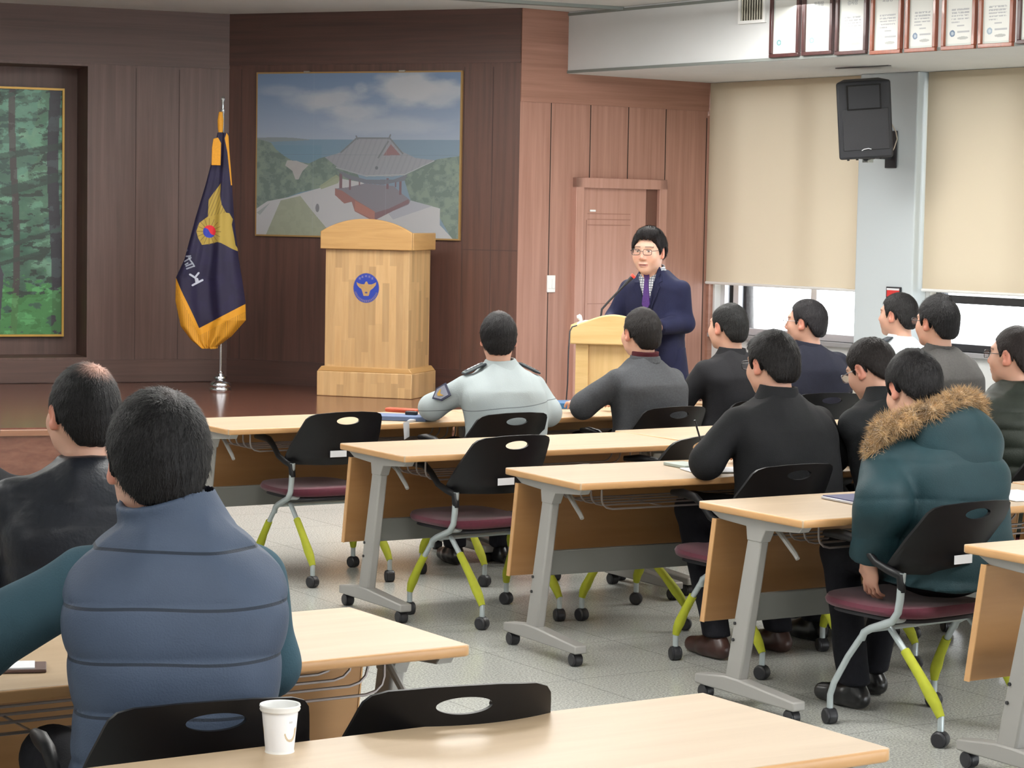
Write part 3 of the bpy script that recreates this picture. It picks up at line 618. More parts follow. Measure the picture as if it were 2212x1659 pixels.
# ---------------------------------------------------------------- chairs
def make_chair():
    c=empty('caster_chair',(0,0,0))
    # seat
    def slab(z0,z1,wx,y0,y1,pw=4.,dish=.0,n=48):
        V=[];Fc=[]; rings=[]
        prof=[(0,.55*0+z1-dish),(.5,z1-dish*.8),(.85,z1),(.97,z1-.006),(1,z1-.02),(.98,z0+.006),(.94,z0),(0,z0)]
        cy,hy=(y0+y1)/2,(y1-y0)/2
        for r_,z in prof:
            for k in range(n):
                a=2*PI*k/n; ca,sa_=math.cos(a),math.sin(a); q=(abs(ca)**pw+abs(sa_)**pw)**(-1/pw)
                V.append((wx*r_*q*ca,cy+hy*r_*q*sa_,z+(.012*((sa_*q*r_)**2) if z>z0+.01 else 0)))
        for i in range(len(prof)-1):
            for k in range(n): Fc.append((i*n+k,i*n+(k+1)%n,(i+1)*n+(k+1)%n,(i+1)*n+k))
        return MB().add(V,Fc)
    slab(.398,.432,.228,-.20,.27,4,.004).build('seat_pad',M_red,c,smooth=50)
    slab(.386,.402,.205,-.18,.24,4).build('seat_shell',M_blk2,c,smooth=50)
    # backrest with oval hole
    zt,zb=.805,.55
    out=[]
    def arc(cx,cz,r,a0,a1,k=7): return [(cx+r*math.cos(math.radians(lerp(a0,a1,i/k))),cz+r*math.sin(math.radians(lerp(a0,a1,i/k)))) for i in range(k+1)]
    out=arc(.155,zt-.058,.05,5,78)+[(.07,zt-.001),(0,zt),(-.07,zt-.001)]+arc(-.155,zt-.058,.05,102,175)+[(-.224,.68),(-.238,.585)]+arc(-.21,zb+.02,.02,180,270,3)+arc(.21,zb+.02,.02,270,360,3)+[(.238,.585),(.224,.68)]
    hc=(0,.762); n=72; rings=14
    def hit(ang):
        dx,dz=math.cos(ang),math.sin(ang); best=0
        for i in range(len(out)):
            x1,z1=out[i];x2,z2=out[(i+1)%len(out)]; ex,ez=x2-x1,z2-z1; den=dx*ez-dz*ex
            if abs(den)<1e-9: continue
            t=((x1-hc[0])*ez-(z1-hc[1])*ex)/den; u=((x1-hc[0])*dz-(z1-hc[1])*dx)/den
            if t>0 and -1e-6<=u<=1+1e-6: best=max(best,t)
        return best
    V=[];Fc=[]
    def bend(x,z,off):
        k=(zt-z)/(zt-zb); wrap=.9+1.5*k; y=-.245+wrap*x*x+.035*k-(.012*math.exp(-((z-.585)/.018)**2) if off<0 else 0)
        y-= .045*(1-k)+.012
        return (x,y+off,z)
    for off in (-.006,.006):
        for j in range(rings+1):
            s=j/rings
            for k in range(n):
                a=2*PI*(k+.5)/n; hx,hz=hc[0]+.06*math.cos(a),hc[1]+.0185*math.sin(a); t=hit(a); ox,oz=hc[0]+t*math.cos(a),hc[1]+t*math.sin(a)
                V.append(bend(lerp(hx,ox,s),lerp(hz,oz,s),off))
    m_=(rings+1)*n
    for j in range(rings):
        for k in range(n):
            q=(j*n+k,j*n+(k+1)%n,(j+1)*n+(k+1)%n,(j+1)*n+k); Fc.append(q); Fc.append(tuple(i+m_ for i in q[::-1]))
    for k in range(n):
        Fc.append((k,(k+1)%n,(k+1)%n+m_,k+m_)); j=rings*n; Fc.append((j+k,j+(k+1)%n,j+(k+1)%n+m_,j+k+m_))
    bk=MB().add(V,Fc).build('backrest',M_blk,c,smooth=50)
    st=MB().box((-.035,-.262,.606),(.085,.003,.03)).build('sticker',M_paper,bk); 
    for s in(-1,1):
        MB().tube([(s*.224,-.165,.495),(s*.227,-.162,.55),(s*.238,-.115,.565),(s*.245,-.06,.585),(s*.247,-.01,.63),(s*.247,.04,.655),(s*.245,.12,.66),(s*.24,.19,.655)],[.015,.017,.015,.013,.013,.016,.018,.012],10).build('armrest',M_blk,c,smooth=60)
        MB().tube([(s*.224,-.165,.56),(s*.228,-.163,.47),(s*.228,-.155,.425),(s*.228,-.13,.392),(s*.228,-.03,.352),(s*.228,.0,.335),(s*.228,.012,.31)],.0135,12).build('side_frame',M_chr,c,smooth=60)
    MB().tube([(-.228,-.03,.35),(.228,-.03,.35)],.011,10).build('crossbar',M_chr,c)
    MB().tube([(-.228,-.13,.392),(.228,-.13,.392)],.009,10).build('crossbar',M_chr,c)
    for s in(-1,1):
        for (a_,b_,dn) in (((s*.228,.012,.318),(s*.258,.125,.10),1),((s*.195,-.09,.36),(s*.203,-.34,.10),-1)):
            a_,b_=Vector(a_),Vector(b_); l=MB().tube([a_,a_.lerp(b_,.35)+Vector((0,dn*.012,0)),a_.lerp(b_,.8)+Vector((0,dn*.012,0)),b_,(b_.x,b_.y,.05)],.0115,10).build('leg',M_chr,c,smooth=60)
            l['corner']=('front' if dn>0 else 'rear')+('_left' if s<0 else '_right')
            p0=a_.lerp(b_,.25)+Vector((0,dn*.01,0)); p1=a_.lerp(b_,.55)+Vector((0,dn*.014,0)); p2=a_.lerp(b_,.86)+Vector((0,dn*.010,0)); p3=a_.lerp(b_,1.0)
            MB().tube([p0,p1,p1.lerp(p2,.7),p2,p3],[.0165,.0175,.021,.019,.014],10).build('foam_sleeve',M_yel,l,smooth=60)
            caster(l,b_.x,b_.y,0,.027,.3*s*dn)
    return c
CH=[None]
def chair(x,y,a,label,fw=0):
    x,y=x-fw*math.sin(a),y+fw*math.cos(a)
    if CH[0] is None: CH[0]=make_chair(); o=CH[0]
    else: o=copy_tree(CH[0])
    o.location=(x,y,0); o.rotation_euler=(0,0,a); tag(o,label,'chair','black caster chairs with yellow-wrapped legs'); return o
# ---------------------------------------------------------------- big lectern on the stage
M_ply=wood('laminated_pine',(190,152,104),(206,170,122),.4,(30,30,2.2),blocks=(.052,.42))
M_ply2=wood('solid_pine',(182,140,86),(202,160,104),.35,(2,2,26))
def frame_at(P,a): return P,a
LW_,LDp,LHt=.73,.52,1.16
a_=-.30
base=at_z(889,863,ZS); ux=U(a_); uy=V_(a_)
# base corner = right-front corner
org=Vector((base.x,base.y))-ux*LW_
lt=empty('lectern',(org.x,org.y,ZS),a_,'tall pale wooden lectern on the stage with a blue round emblem','lectern')
W_=LW_
def bx(m,x0,x1,y0,y1,z0,z1): m.box(((x0+x1)/2,(y0+y1)/2,(z0+z1)/2),(x1-x0,y1-y0,z1-z0)); return m
bx(MB(),0,W_,0,LDp,0,.18).build('plinth',M_ply,lt,bevel=.006)
k=MB(); k.prism([(.0,0),(W_,0),(W_-.03,.035),(.03,.035)],0,1,lambda a,b,t:(a,lerp(.012,LDp-.012,t),.18+b)); k.build('plinth_moulding',M_ply2,lt,bevel=.004)
bx(MB(),.045,W_-.045,.035,LDp-.03,.205,1.06).build('body',M_ply,lt,bevel=.003)
hd=MB(); arch=[(.015,1.06),(W_-.015,1.06),(W_-.015,1.185)]+[(W_/2+(W_/2-.015)*x,1.185+.095*(1-abs(x)**2.2)) for x in np.linspace(1,-1,25)[1:-1]]+[(.015,1.185)]
hd.prism(arch,.0,.028,lambda a,b,t:(a,t,b)); hd.build('arched_front',M_ply2,lt,bevel=.006)
hs=MB(); bx(hs,W_-.04,W_-.012,.028,LDp-.01,1.06,1.185); hs.build('top_side',M_ply2,lt,bevel=.006); hs=MB(); bx(hs,.012,.04,.028,LDp-.01,1.06,1.185); hs.build('top_side',M_ply2,lt,bevel=.006)
bx(MB(),.04,W_-.04,.03,LDp-.01,1.12,1.14).build('reading_shelf',M_ply2,lt)
# emblem
p=Paint(150,1170,240,1430,150,150); X,Y=p.X,p.Y; cx,cy=660,835
p.fill(X>0,(36,58,150)); rr=np.hypot((X-cx)/490,(Y-cy)/570)
gold=(178,142,92)
p.fill((rr>.80)&(rr<.93)&(Y>cy+150)&(np.sin(np.arctan2(Y-cy,X-cx)*46)>-.5),(128,112,130),.85)
for an in (-2.25,-1.95,-1.6,-1.27,-.95):
    qx,qy=cx+.80*490*math.cos(an),cy+.80*570*math.sin(an)
    for (dx1,dy1,dx2,dy2) in ((-38,-30,38,-30),(-38,30,38,30),(0,-30,0,30),(-38,0,20,0)): p.line((qx+dx1,qy+dy1),(qx+dx2,qy+dy2),16,(140,132,160),.8)
p.fill((rr>.955),(96,90,130))
p.poly([(290,610),(350,655),(470,690),(590,690),(610,640),(640,590),(690,590),(715,650),(740,690),(860,690),(960,650),(1040,600),(1020,720),(930,830),(840,900),(800,950),(780,1060),(750,1135),(560,1135),(520,1000),(480,880),(380,810),(310,720)],gold)
p.ell((660,1010),52,32,(70,70,120))
for (x1,y1,x2,y2) in ((360,680,500,800),(430,700,560,820),(960,680,850,800),(890,700,780,820),(620,860,700,860)): p.line((x1,y1),(x2,y2),8,(150,112,66),.6)
er=.112
e=p.mesh('emblem',lambda u,v:(W_/2-.005+(u-.5)*2*er*.92,u*0+.0345,.785+(.5-v)*2*er),mat('emblem_print',rough=.35,attr=True),lt,keep=(rr<1.0))
e['label']='blue round emblem with golden eagle'
# ---------------------------------------------------------------- flag
fb=at_z(476,846,ZS); S=F/fb.y
fg=empty('flag_stand',(fb.x,fb.y,ZS),0,'navy flag with gold fringe and golden eagle on a chrome stand','flag')
M_chrome=mat('chrome',(215,218,222),.14,1)
MB().lathe([(0,0),(.075,0),(.082,.012),(.080,.028),(.074,.034),(.079,.042),(.078,.058),(.060,.078),(.034,.084),(.040,.092),(.050,.100),(.047,.112),(.026,.120),(.018,.132),(.024,.138),(.024,.146),(.012,.15),(0,.15)],n=40).build('stand_base',M_chrome,fg,smooth=50)
MB().lathe([(0,.15),(.0105,.15),(.0105,2.02),(.013,2.025),(.013,2.05),(.008,2.055),(.006,2.10),(.012,2.115),(.015,2.13),(.008,2.142),(0,2.145)],n=20).build('pole',M_chrome,fg)
def fx(px,py): return ((px-476)/S,(846-py)/S)
ys_=[288,330,398,470,560,600,650,700,750]
lb=[(466,288),(459,330),(442,398),(421,470),(398,560),(380,600),(379,650),(391,705),(414,735),(436,752)]
rb=[(489,288),(492,330),(498,398),(503,470),(514,560),(521,600),(529,650),(530,690),(500,725),(470,748)]
def ip(tab,y): return np.interp(y,[q[1] for q in tab],[q[0] for q in tab])
p=Paint(370,540,288,752,170*3,464*2)
# warp: rows follow y, columns follow left..right; colour looked up in picture space
u,v=np.meshgrid((np.arange(p.nx)+.5)/p.nx,(np.arange(p.ny)+.5)/p.ny)
yy=288+v*464; xl,xr=ip(lb,yy),ip(rb,yy); p.X=xl+u*(xr-xl); p.Y=yy; X,Y=p.X,p.Y
p.fill(X>0,(15,7,44)); p.fill(vnoise(X,Y,.05,3,3)>.55,(19,10,52),.6)
# gold edge on the right top
p.poly([(486,288),(492,300),(499,400),(496,400),(488,330),(482,300)],(214,150,36)); 
def hem(x): return np.where(x<432,600+(x-380)*(708-600)/(432-380),708-(x-432)*(708-655)/(529-432))
hy=hem(X); gold=(206,144,30)
p.fill(Y>hy,gold); fr_=(Y>hy+16); p.fill(fr_&(np.sin(X*2.4+3*np.sin(X*.3))>.55),(120,84,20),.7); p.fill((Y>hy+2)&(Y<hy+14)&(vnoise(X,Y,.2,4,2)>.55),(206,142,24),.6)
p.poly([(475,396),(461,415),(449,432),(448,468),(440,474),(430,482),(424,500),(428,515),(436,529),(450,527),(470,522),(478,524),(500,536),(515,543),(507,528),(504,510),(499,484),(501,473),(494,460),(487,459),(478,442),(474,424)],(160,136,58))
ins=p.inside([(475,396),(461,415),(449,432),(448,468),(487,459),(478,442),(474,424)]); p.fill(ins&(np.sin((X*.9+Y*.35)*1.1)>.6),(112,92,40),.7)
for k_ in range(16):
    an=k_/16*2*PI; p.line((451,500),(451+26*math.cos(an),500+28*math.sin(an)),1.6,(110,88,36),.8)
p.ell((451.5,500),13.5,13.5,(196,30,44)); lo=((X-451.5)**2+(Y-500)**2<13.5**2)&((Y-500)>-(X-451.5)*.9+4*np.sin((X-451.5)*.25)-1)&((X-451.5)<6); lo=((X-451.5)**2+(Y-500)**2<13.5**2)&(((X-451.5)*-.6+(Y-500)*.8)>2.2*np.sin(((X-451.5)*.8+(Y-500)*.6)*.25)); p.fill(lo,(36,52,150))
lt_=(186,190,204)
q=lambda x,y:(360+x*.217,500+y*.217)
for a1_,b1_ in [((236,428),(292,462)),((322,412),(290,452)),((290,455),(300,505)),((262,534),(358,482)),((308,470),(318,500))]: p.line(q(*a1_),q(*b1_),4.2,lt_)
for a1_,b1_ in [((180,300),(245,262)),((195,250),(240,245)),((190,330),(215,315)),((200,345),(262,318)),((206,372),(272,345)),((225,262),(248,300)),((250,300),(278,345))]: p.line(q(*a1_),q(*b1_),3,(150,156,165),.9)
for a1_,b1_ in [((172,150),(196,180)),((180,205),(205,190))]: p.line(q(*a1_),q(*b1_),3,(110,114,130),.8)
def flagfn(u,v):
    y=288+v*464; x=ip(lb,y)+u*(ip(rb,y)-ip(lb,y)); Xm=(x-476)/S; Zm=(846-y)/S
    k_=np.clip(v*1.6,0.15,1); dep=-.03-.06*np.sin(u*PI)*k_ - .028*k_*np.sin(u*PI*3.0+.6) -.012*k_*np.sin(u*PI*7)
    return Xm,dep,Zm
p.mesh('cloth',flagfn,mat('flag_cloth',rough=.7,attr=True,bump=(300,.15)),fg)
# gold tassel cap and bow
MB().lathe([(0,1.885),(.016,1.885),(.020,1.92),(.022,1.97),(.013,2.03),(.0,2.035)],(-.012,-.03,0),16).build('cap_sleeve',mat('gold_cloth',(214,148,34),.7,noise=(80,.1)),fg)
MB().prism([(-.070+.012,1.60),(-.02+.028,1.60),(.010,1.76),(-.012,1.80),(-.045,1.79),(-.055,1.73)],-.125,-.112,lambda a,b,t:(a-.006,t,b+.045)).build('tassel',MATS['gold_cloth'],fg,bevel=.004)
# ---------------------------------------------------------------- loudspeaker
g0=at_depth(1866,256,16.0)
hs_=math.atan2(WD.y,WD.x)
sp0=empty('loudspeaker',(g0.x,g0.y,g0.z),.30,'black wall speaker hung beside the white pillar, tilted down','speaker')
sp0.rotation_euler=(math.radians(7),math.radians(-4.5),-.10)
w2,h2,d2=.185,.262,.16
b=MB(); b.prism([(-w2,-.13),(w2,-.13),(w2*.7,.16),(-w2*.7,.16)],-h2,h2,lambda a,b_,t:(a,b_,t)); b.build('cabinet',M_blk2,sp0,bevel=.018,seg=3)
b=MB(); bx(b,-w2+.035,w2-.025,-.137,-.128,-h2+.06,.075); b.build('grille',mat('speaker_grille',(40,40,44),.6,bump=(400,.5)),sp0,bevel=.004)
b=MB(); V=[];n_=24
hx,hz=.115,.085
for k_,(sx_,sz_,y_) in enumerate(((1,1,-.1335),(.82,.78,-.115),(.45,.4,-.07),(.25,.2,-.05))):
    V+=[(-hx*sx_+.0,y_,.155-hz*sz_),(hx*sx_,y_,.155-hz*sz_),(hx*sx_,y_,.155+hz*sz_),(-hx*sx_,y_,.155+hz*sz_)]
Fc=[(i*4+k_,i*4+(k_+1)%4,(i+1)*4+(k_+1)%4,(i+1)*4+k_) for i in range(3) for k_ in range(4)]+[(12,13,14,15)]
V=[(x,y-.002 ,z) for x,y,z in V]
b.add(V,Fc); hn=b.build('horn',mat('horn_black',(7,7,8),.6),sp0,smooth=0); hn.location=(0,-.004,0)
b=MB().tube([(-.03,-.139,-.205),(-.015,-.139,-.196),(.015,-.139,-.192),(.035,-.139,-.198)],.003,6); b.build('logo',M_paper,sp0)
for x in (-.12,-.06,.10): MB().lathe([(0,-.012),(.009,-.012),(.009,0),(0,0)],(x,-.07,-h2),10).build('rubber_foot',M_rub,sp0)
bkx,_=on_wall(1928,320,(Vector(E_)+nbv*.14)[:],(Vector(WE)+nbv*.14)[:])
pb=Vector(E_)+WD*bkx+nbv*.14
br=empty('speaker_bracket',(pb.x,pb.y,0),aw,'black steel bracket holding the speaker to the pillar','bracket')
zb_=at_depth(1926,323,pb.y).z
k=MB(); bx(k,-.055,.055,-.008-.01,0-.008,zb_-.13,zb_+.13); k.build('wall_plate',M_blk2,br,bevel=.003)
loc=lambda P:(Matrix.Rotation(-aw,3,'Z')@(Vector(P)-Vector((pb.x,pb.y,0))))
e0_=loc(at_depth(1870,342,15.98)); MB().tube([(0,-.02,zb_-.05),(e0_.x*.5,(e0_.y-.02)*.6,zb_-.055),(e0_.x,e0_.y,e0_.z)],.02,8).build('arm',M_blk2,br)
MB().box((e0_.x,e0_.y,e0_.z+.02),(.10,.08,.05)).build('clamp',M_blk2,br,bevel=.004); MB().box((e0_.x*.72,e0_.y*.82,e0_.z-.0),(.05,.055,.052)).build('silver_joint',MATS['silver_tube'] if 'silver_tube' in MATS else M_chr,br)
c0=at_depth(1923,262,16.1); c1=at_depth(1938,300,16.05); c2=at_depth(1924,333,16.0); c3=at_depth(1908,332,15.95)
wr_=MB().tube([c0,c0.lerp(c1,.6)+Vector((.01,0,0)),c1,c1.lerp(c2,.6)+Vector((.006,0,0)),c2,c3],.004,6).build('speaker_cable',mat('pale_cable',(196,186,170),.5)); tag(wr_,'thin pale cable looping from the back of the wall speaker','cable')
# red sign on the pillar
sx_,sz_=on_wall(1933,632,(Vector(E_)+nbv*.14)[:],(Vector(WE)+nbv*.14)[:])
P_=Vector(E_)+nbv*.145+WD*sx_; sg=empty('wall_sign',(P_.x,P_.y,sz_),aw,'small red and white sign in a dark frame low on the white pillar','sign')
bx(MB(),-.07,.07,-.012,0,-.04,.04).build('frame',M_blk2,sg,bevel=.002); bx(MB(),-.06,.06,-.014,-.012,-.03,.03).build('plate',mat('sign_red',(206,60,60),.4),sg); bx(MB(),-.06,.06,-.0155,-.014,.016,.03).build('white_strip',M_paper,sg)
# ---------------------------------------------------------------- speaker's lectern
a_=-.13; W2,D2_,H2=.475,.36,1.10
cR=at_depth(1418,742,12.72); ux=U(a_); org=Vector((cR.x,cR.y))-ux*W2
l2=empty('lectern',(org.x,org.y,0),a_,'small pine lectern on the floor, at which the speaker in the navy blazer stands','lectern')
zt=1.74-(705-466)/F*12.75; zbn=1.74-(747-466)/F*12.75; zap=1.74-(681-466)/F*12.75
M_p3=wood('pine_pale',(204,170,112),(222,190,134),.35,(2,2,24)); M_p4=wood('pine_body',(206,172,116),(222,190,136),.4,(26,26,2))
arch=[(0,zbn),(W2,zbn),(W2,zt-.01),(W2-.03,zt)]+[(x,zt+(zap-zt)*(.5+.5*math.cos(PI*(x/(W2)-.5)*2))**.8) for x in np.linspace(W2-.06,.06,17)]+[(.03,zt),(0,zt-.01)]
MB().prism(arch,0,.03,lambda a,b,t:(a,t,b)).build('arched_front',M_p3,l2,bevel=.008,seg=3)
k=MB(); bx(k,W2-.028,W2,.03,D2_,zbn+.0,zt-.0); k.build('top_side',M_p3,l2,bevel=.004); k=MB(); bx(k,0,.028,.03,D2_,zbn,zt); k.build('top_side',M_p3,l2,bevel=.004)
k=MB(); bx(k,.028,W2-.028,.03,D2_,zbn+.04,zbn+.058); k.build('reading_shelf',M_p3,l2)
k=MB(); bx(k,.04,W2-.04,.05,D2_-.03,.12,zbn); k.build('body',M_p4,l2,bevel=.003)
for x in(.03,W2-.10): k=MB(); bx(k,x,x+.07,.032,.05,.12,zbn); k.build('corner_post',M_p3,l2,bevel=.003)
k=MB(); bx(k,0,W2,0,D2_,0,.12); k.build('plinth',M_p3,l2,bevel=.006)
# microphone
mw=empty('microphone',(0,0,0),0,'black gooseneck microphone with red light ring on the small lectern','microphone')
m0=at_depth(1295,683,12.88); m0.z=zbn+.058; m1=at_depth(1300,668,12.88); m2=at_depth(1316,650,12.88); m3=at_depth(1366,598,12.86)
g=MB().tube([m0,m0.lerp(m1,.6),m1,m2,m2.lerp(m3,.5),m3],.006,8).build('gooseneck',M_blk2,mw,smooth=60)
hd_=(m3-m2).normalized(); MB().tube([m3-hd_*.06,m3+hd_*.002],[.008,.012],10).build('head',M_blk2,mw); MB().tube([m3+hd_*.0,m3+hd_*.012],.013,14).build('light_ring',mat('red_led',(255,40,30),.4,emit=4),mw)
MB().lathe([(0,0),(.03,0),(.028,.012),(.01,.02),(0,.02)],(m0.x,m0.y,m0.z),18).build('mount',M_blk2,mw)
# cable down the side
cb=[at_depth(1246,703,12.74),at_depth(1236,706,12.72),at_depth(1231,716,12.70),at_depth(1228,760,12.69),at_depth(1226,830,12.69),at_depth(1222,880,12.69)]; cb.append(Vector((cb[-1].x,cb[-1].y,.3))); cb.append(Vector((cb[-1].x+.02,cb[-1].y,.006)))
tag(MB().tube(cb,.004,6).build('microphone_cable',M_blk2,smooth=60),'thin black cable hanging down the left side of the small lectern','cable')
# white clip-like ornament
k=empty('white_ornament',at_depth(1256,692,12.8),0,'small white three-lobed clip standing at the left of the small lectern','ornament')
MB().tube([(.0,0,-.012),(.02,0,-.004),(.065,0,-.002)],[.006,.006,.005],8).build('stem',MATS['white_plastic'],k)
MB().tube([(-.018,0,.03),(-.012,0,.018),(.0,0,-.004)],[.010,.015,.008],10).build('lobe',MATS['white_plastic'],k); MB().tube([(-.02,0,-.03),(-.012,0,-.02),(.0,0,-.006)],[.009,.013,.008],10).build('lobe',MATS['white_plastic'],k)
MB().tube([(-.01,0,-.03),(-.008,0,-.05),(-.005,0,-.075)],.004,8).build('foot',MATS['white_plastic'],k)
# ---------------------------------------------------------------- things on desks
# paper cup
cpx=at_z(604,1622,DH+.001)
cu=empty('paper_cup',(cpx.x,cpx.y,DH),.25,'white paper cup with pale brown swoosh print on the nearest desk','cup')
hc_=.088; r0,r1=.027,.036
p=Paint(0,2*PI,0,1,200,60); X,Y=p.X,p.Y; p.fill(X>=0,(242,243,246))
for c0_ in (4.75+.55,4.75+.55-2.6,4.75+.55+2.6):
    dX=(X-c0_+PI)%(2*PI)-PI
    rr=np.hypot(dX/.42,(Y-.52)/.22); an=np.arctan2((Y-.52)/.22,dX/.42); wd=.12+.16*np.clip((1.9-an)/1.9,0,1)
    p.fill((np.abs(rr-1)<wd)&(an>-.35)&(an<3.0),(206,188,158)); p.fill((np.abs(dX+.05)<.12)&(np.abs(Y-.30)<.025),(190,190,190),.6)
p.mesh('print',lambda u,v:(lerp(r1-.0012,r0,v)*np.cos(u*2*PI)*1.0,lerp(r1-.0012,r0,v)*np.sin(u*2*PI),.004+(1-v)*(hc_-.008)),mat('cup_print',rough=.5,attr=True),cu)
MB().lathe([(0,.004),(r0-.001,.004),(r0,.0),(r0+.001,0),(r0-.0005,.006),(r1-.002,hc_-.006),(r1+.001,hc_-.009),(r1+.0025,hc_-.006),(r1+.0015,hc_-.002),(r1+.003,hc_+.0),(r1+.002,hc_+.003),(r1-.001,hc_+.002),(r1-.002,hc_-.004),(r0-.001,.008),(0,.008)],n=48).build('cup_body',MATS['white_plastic'],cu,smooth=60)
def thin_box(name,m,P,d,a,label,cat,bevel=.002,z=DH,parts=None):
    o=MB().box((0,0,d[2]/2),d).build(name,m,None,(P.x,P.y,z+.001),a,bevel=bevel); tag(o,label,cat); return o
M_bluef=mat('blue_folder',(40,92,136),.45); M_navyf=mat('navy_folder',(86,104,138),.5); M_orange=mat('orange_case',(178,70,36),.4)
q_=at_z(862,902,DH+.01); thin_box('folder',M_navyf,q_,(.30,.17,.022),-.16,'thick slate-blue folder on the front-row desk left of the officer','folder')
q_=at_z(868,888,DH+.03); o_=thin_box('pencil_case',M_orange,q_,(.17,.05,.022),-.42,'orange pencil case lying on the slate-blue folder','pencil case',.008,DH+.022)
q_=at_z(889,893,DH+.03); o_=thin_box('phone_charger',M_rub,q_,(.06,.03,.018),-.2,'small black box at the end of the orange case','charger',.004,DH+.022)
# notebook with pages draping over the desk edge
nb_=empty('open_notebook',(0,0,0),0,'open white notebook with a page drooping over the desk edge beside the officer','notebook')
a0_=at_z(880,908,DH+.012); a1_=at_z(935,901,DH+.012); a2_=at_z(940,892,DH+.012); a3_=at_z(905,896,DH+.012)
def quad(name,pts,m,par,th=.003,n=1):
    V=[Vector(p) for p in pts]; k=MB(); k.add(V+[v-Vector((0,0,th)) for v in V],[(0,1,2,3),(7,6,5,4)]+[(i,(i+1)%4,(i+1)%4+4,i+4) for i in range(4)]); return k.build(name,m,par,smooth=0)
quad('page_block',[a0_,a1_,a2_,a3_],M_paper,nb_,.010)
d0=at_z(871,913,DH+.01); quad('drooping_page',[d0,a0_+Vector((.01,-.01,.002)),a0_+Vector((.012,-.012,-.075)),d0+Vector((.006,-.002,-.08))],M_paper,nb_,.002)
q_=at_z(1236,880,DH); thin_box('blue_folder',M_bluef,q_,(.26,.2,.03),.3,'bright blue folder on the front-row desk beside the man in the grey blazer','folder')
q_=at_z(1478,1008,DH); pn=thin_box('notepad',mat('pad_green',(170,180,172),.5),q_,(.1,.16,.012),.51,'pale notepad by the elbow of the man writing in the third row','notepad')
q_=at_z(1545,1017,DH+.002); thin_box('paper_sheet',M_paper,q_,(.24,.17,.006),.3,'white paper under the writing hand in the third row','paper')
q_=at_z(1835,1083,DH); tb=empty('tablet',(q_.x,q_.y,DH+.001),.50,'tablet with a dark blue cover on the fourth-row desk','tablet'); MB().box((.02,0,.005),(.15,.20,.010)).build('body',mat('tablet_edge',(196,196,202),.3,.4),tb,bevel=.003); MB().box((.02,0,.0115),(.14,.19,.003)).build('cover',mat('navy_cover',(40,42,92),.4),tb)
q_=at_z(2196,1072,DH); thin_box('document_sheet',M_paper,q_,(.22,.3,.004),.4,'white sheet lit by the window on the desk right of the teal parka','paper')
q_=at_z(20,1447,DH); bk_=empty('tablet',(q_.x,q_.y,DH+.001),.2,'flat notebook near the forearm of the man in the quilted vest, at the left edge','notebook'); bk_.name='closed_notebook'; MB().box((0,0,.004),(.16,.09,.008)).build('cover',mat('brown_cover',(92,70,64),.5),bk_,bevel=.002); MB().box((-.01,.0,.0095),(.13,.08,.003)).build('pages',M_paper,bk_)
# ================================================================== CHAIRS
TH0=TH
chair(-.86,11.0,TH0,'empty chair tucked at the front-row desk nearest the flag',.10)
chair(-.085,9.99,.63,'empty chair at the second-row desk, directly behind the seated officer',.10)
chair(.64,10.05,1.05,'chair at the second-row desk hidden behind the man writing',.10)
cB=at_depth(990,1500,4.72); chair(-.185,4.86,.36,'empty chair between the man in the quilted vest and the nearest desk')
# ================================================================== PEOPLE
M_skin=mat('skin',rough=.5,attr=True,sss=.12,bump=(180,.05)); M_hair=mat('hair',rough=.55,attr=True,bump=(90,.6,(3,3,1)),spec=.22)
def cloth(name,c,rough=.85,sheen=.0,noise=(40,.1),bump=(260,.25)): c=[v*.74 if max(c)<150 else v*.93 for v in c]; return mat(name,c,rough,spec=.25,sheen=sheen,noise=noise,bump=bump)
M_lens=mat('lens',(225,235,240),.05,trans=1,alpha=.35); M_rim=mat('spectacle_rim',(28,28,32),.3); M_rimm=mat('metal_rim',(150,150,155),.2,.9)
def seam_lines(m,lines,k=.45):
    nt=m.node_tree; N=nt.nodes; L=nt.links; b=N['Principled BSDF']; src=b.inputs['Base Color'].links[0].from_socket
    tc=N.new('ShaderNodeTexCoord'); sx=N.new('ShaderNodeSeparateXYZ'); L.new(tc.outputs['Object'],sx.inputs[0]); acc=None
    def mt(op,a,b_=None):
        q=N.new('ShaderNodeMath'); q.operation=op
        for i,v in enumerate((a,b_)):
            if v is None: continue
            if isinstance(v,(int,float)): q.inputs[i].default_value=v
            else: L.new(v,q.inputs[i])
        return q.outputs[0]
    for z0,sl,w in lines:
        zz=mt('ADD',sx.outputs[2],mt('ADD',mt('MULTIPLY',sx.outputs[0],-sl),mt('MULTIPLY',mt('SINE',mt('MULTIPLY',sx.outputs[0],21.)),.0025)))
        e=mt('LESS_THAN',mt('ABSOLUTE',mt('SUBTRACT',zz,z0)),w); acc=e if acc is None else mt('MAXIMUM',acc,e)
    mx=N.new('ShaderNodeMix'); mx.data_type='RGBA'; mx.blend_type='MULTIPLY'; L.new(acc,mx.inputs[0]); L.new(src,mx.inputs[6]); mx.inputs[7].default_value=(k,k,k,1); L.new(mx.outputs[2],b.inputs['Base Color'])
def V3(*a): return Vector(a)
def unit(v): return Vector(v).normalized()
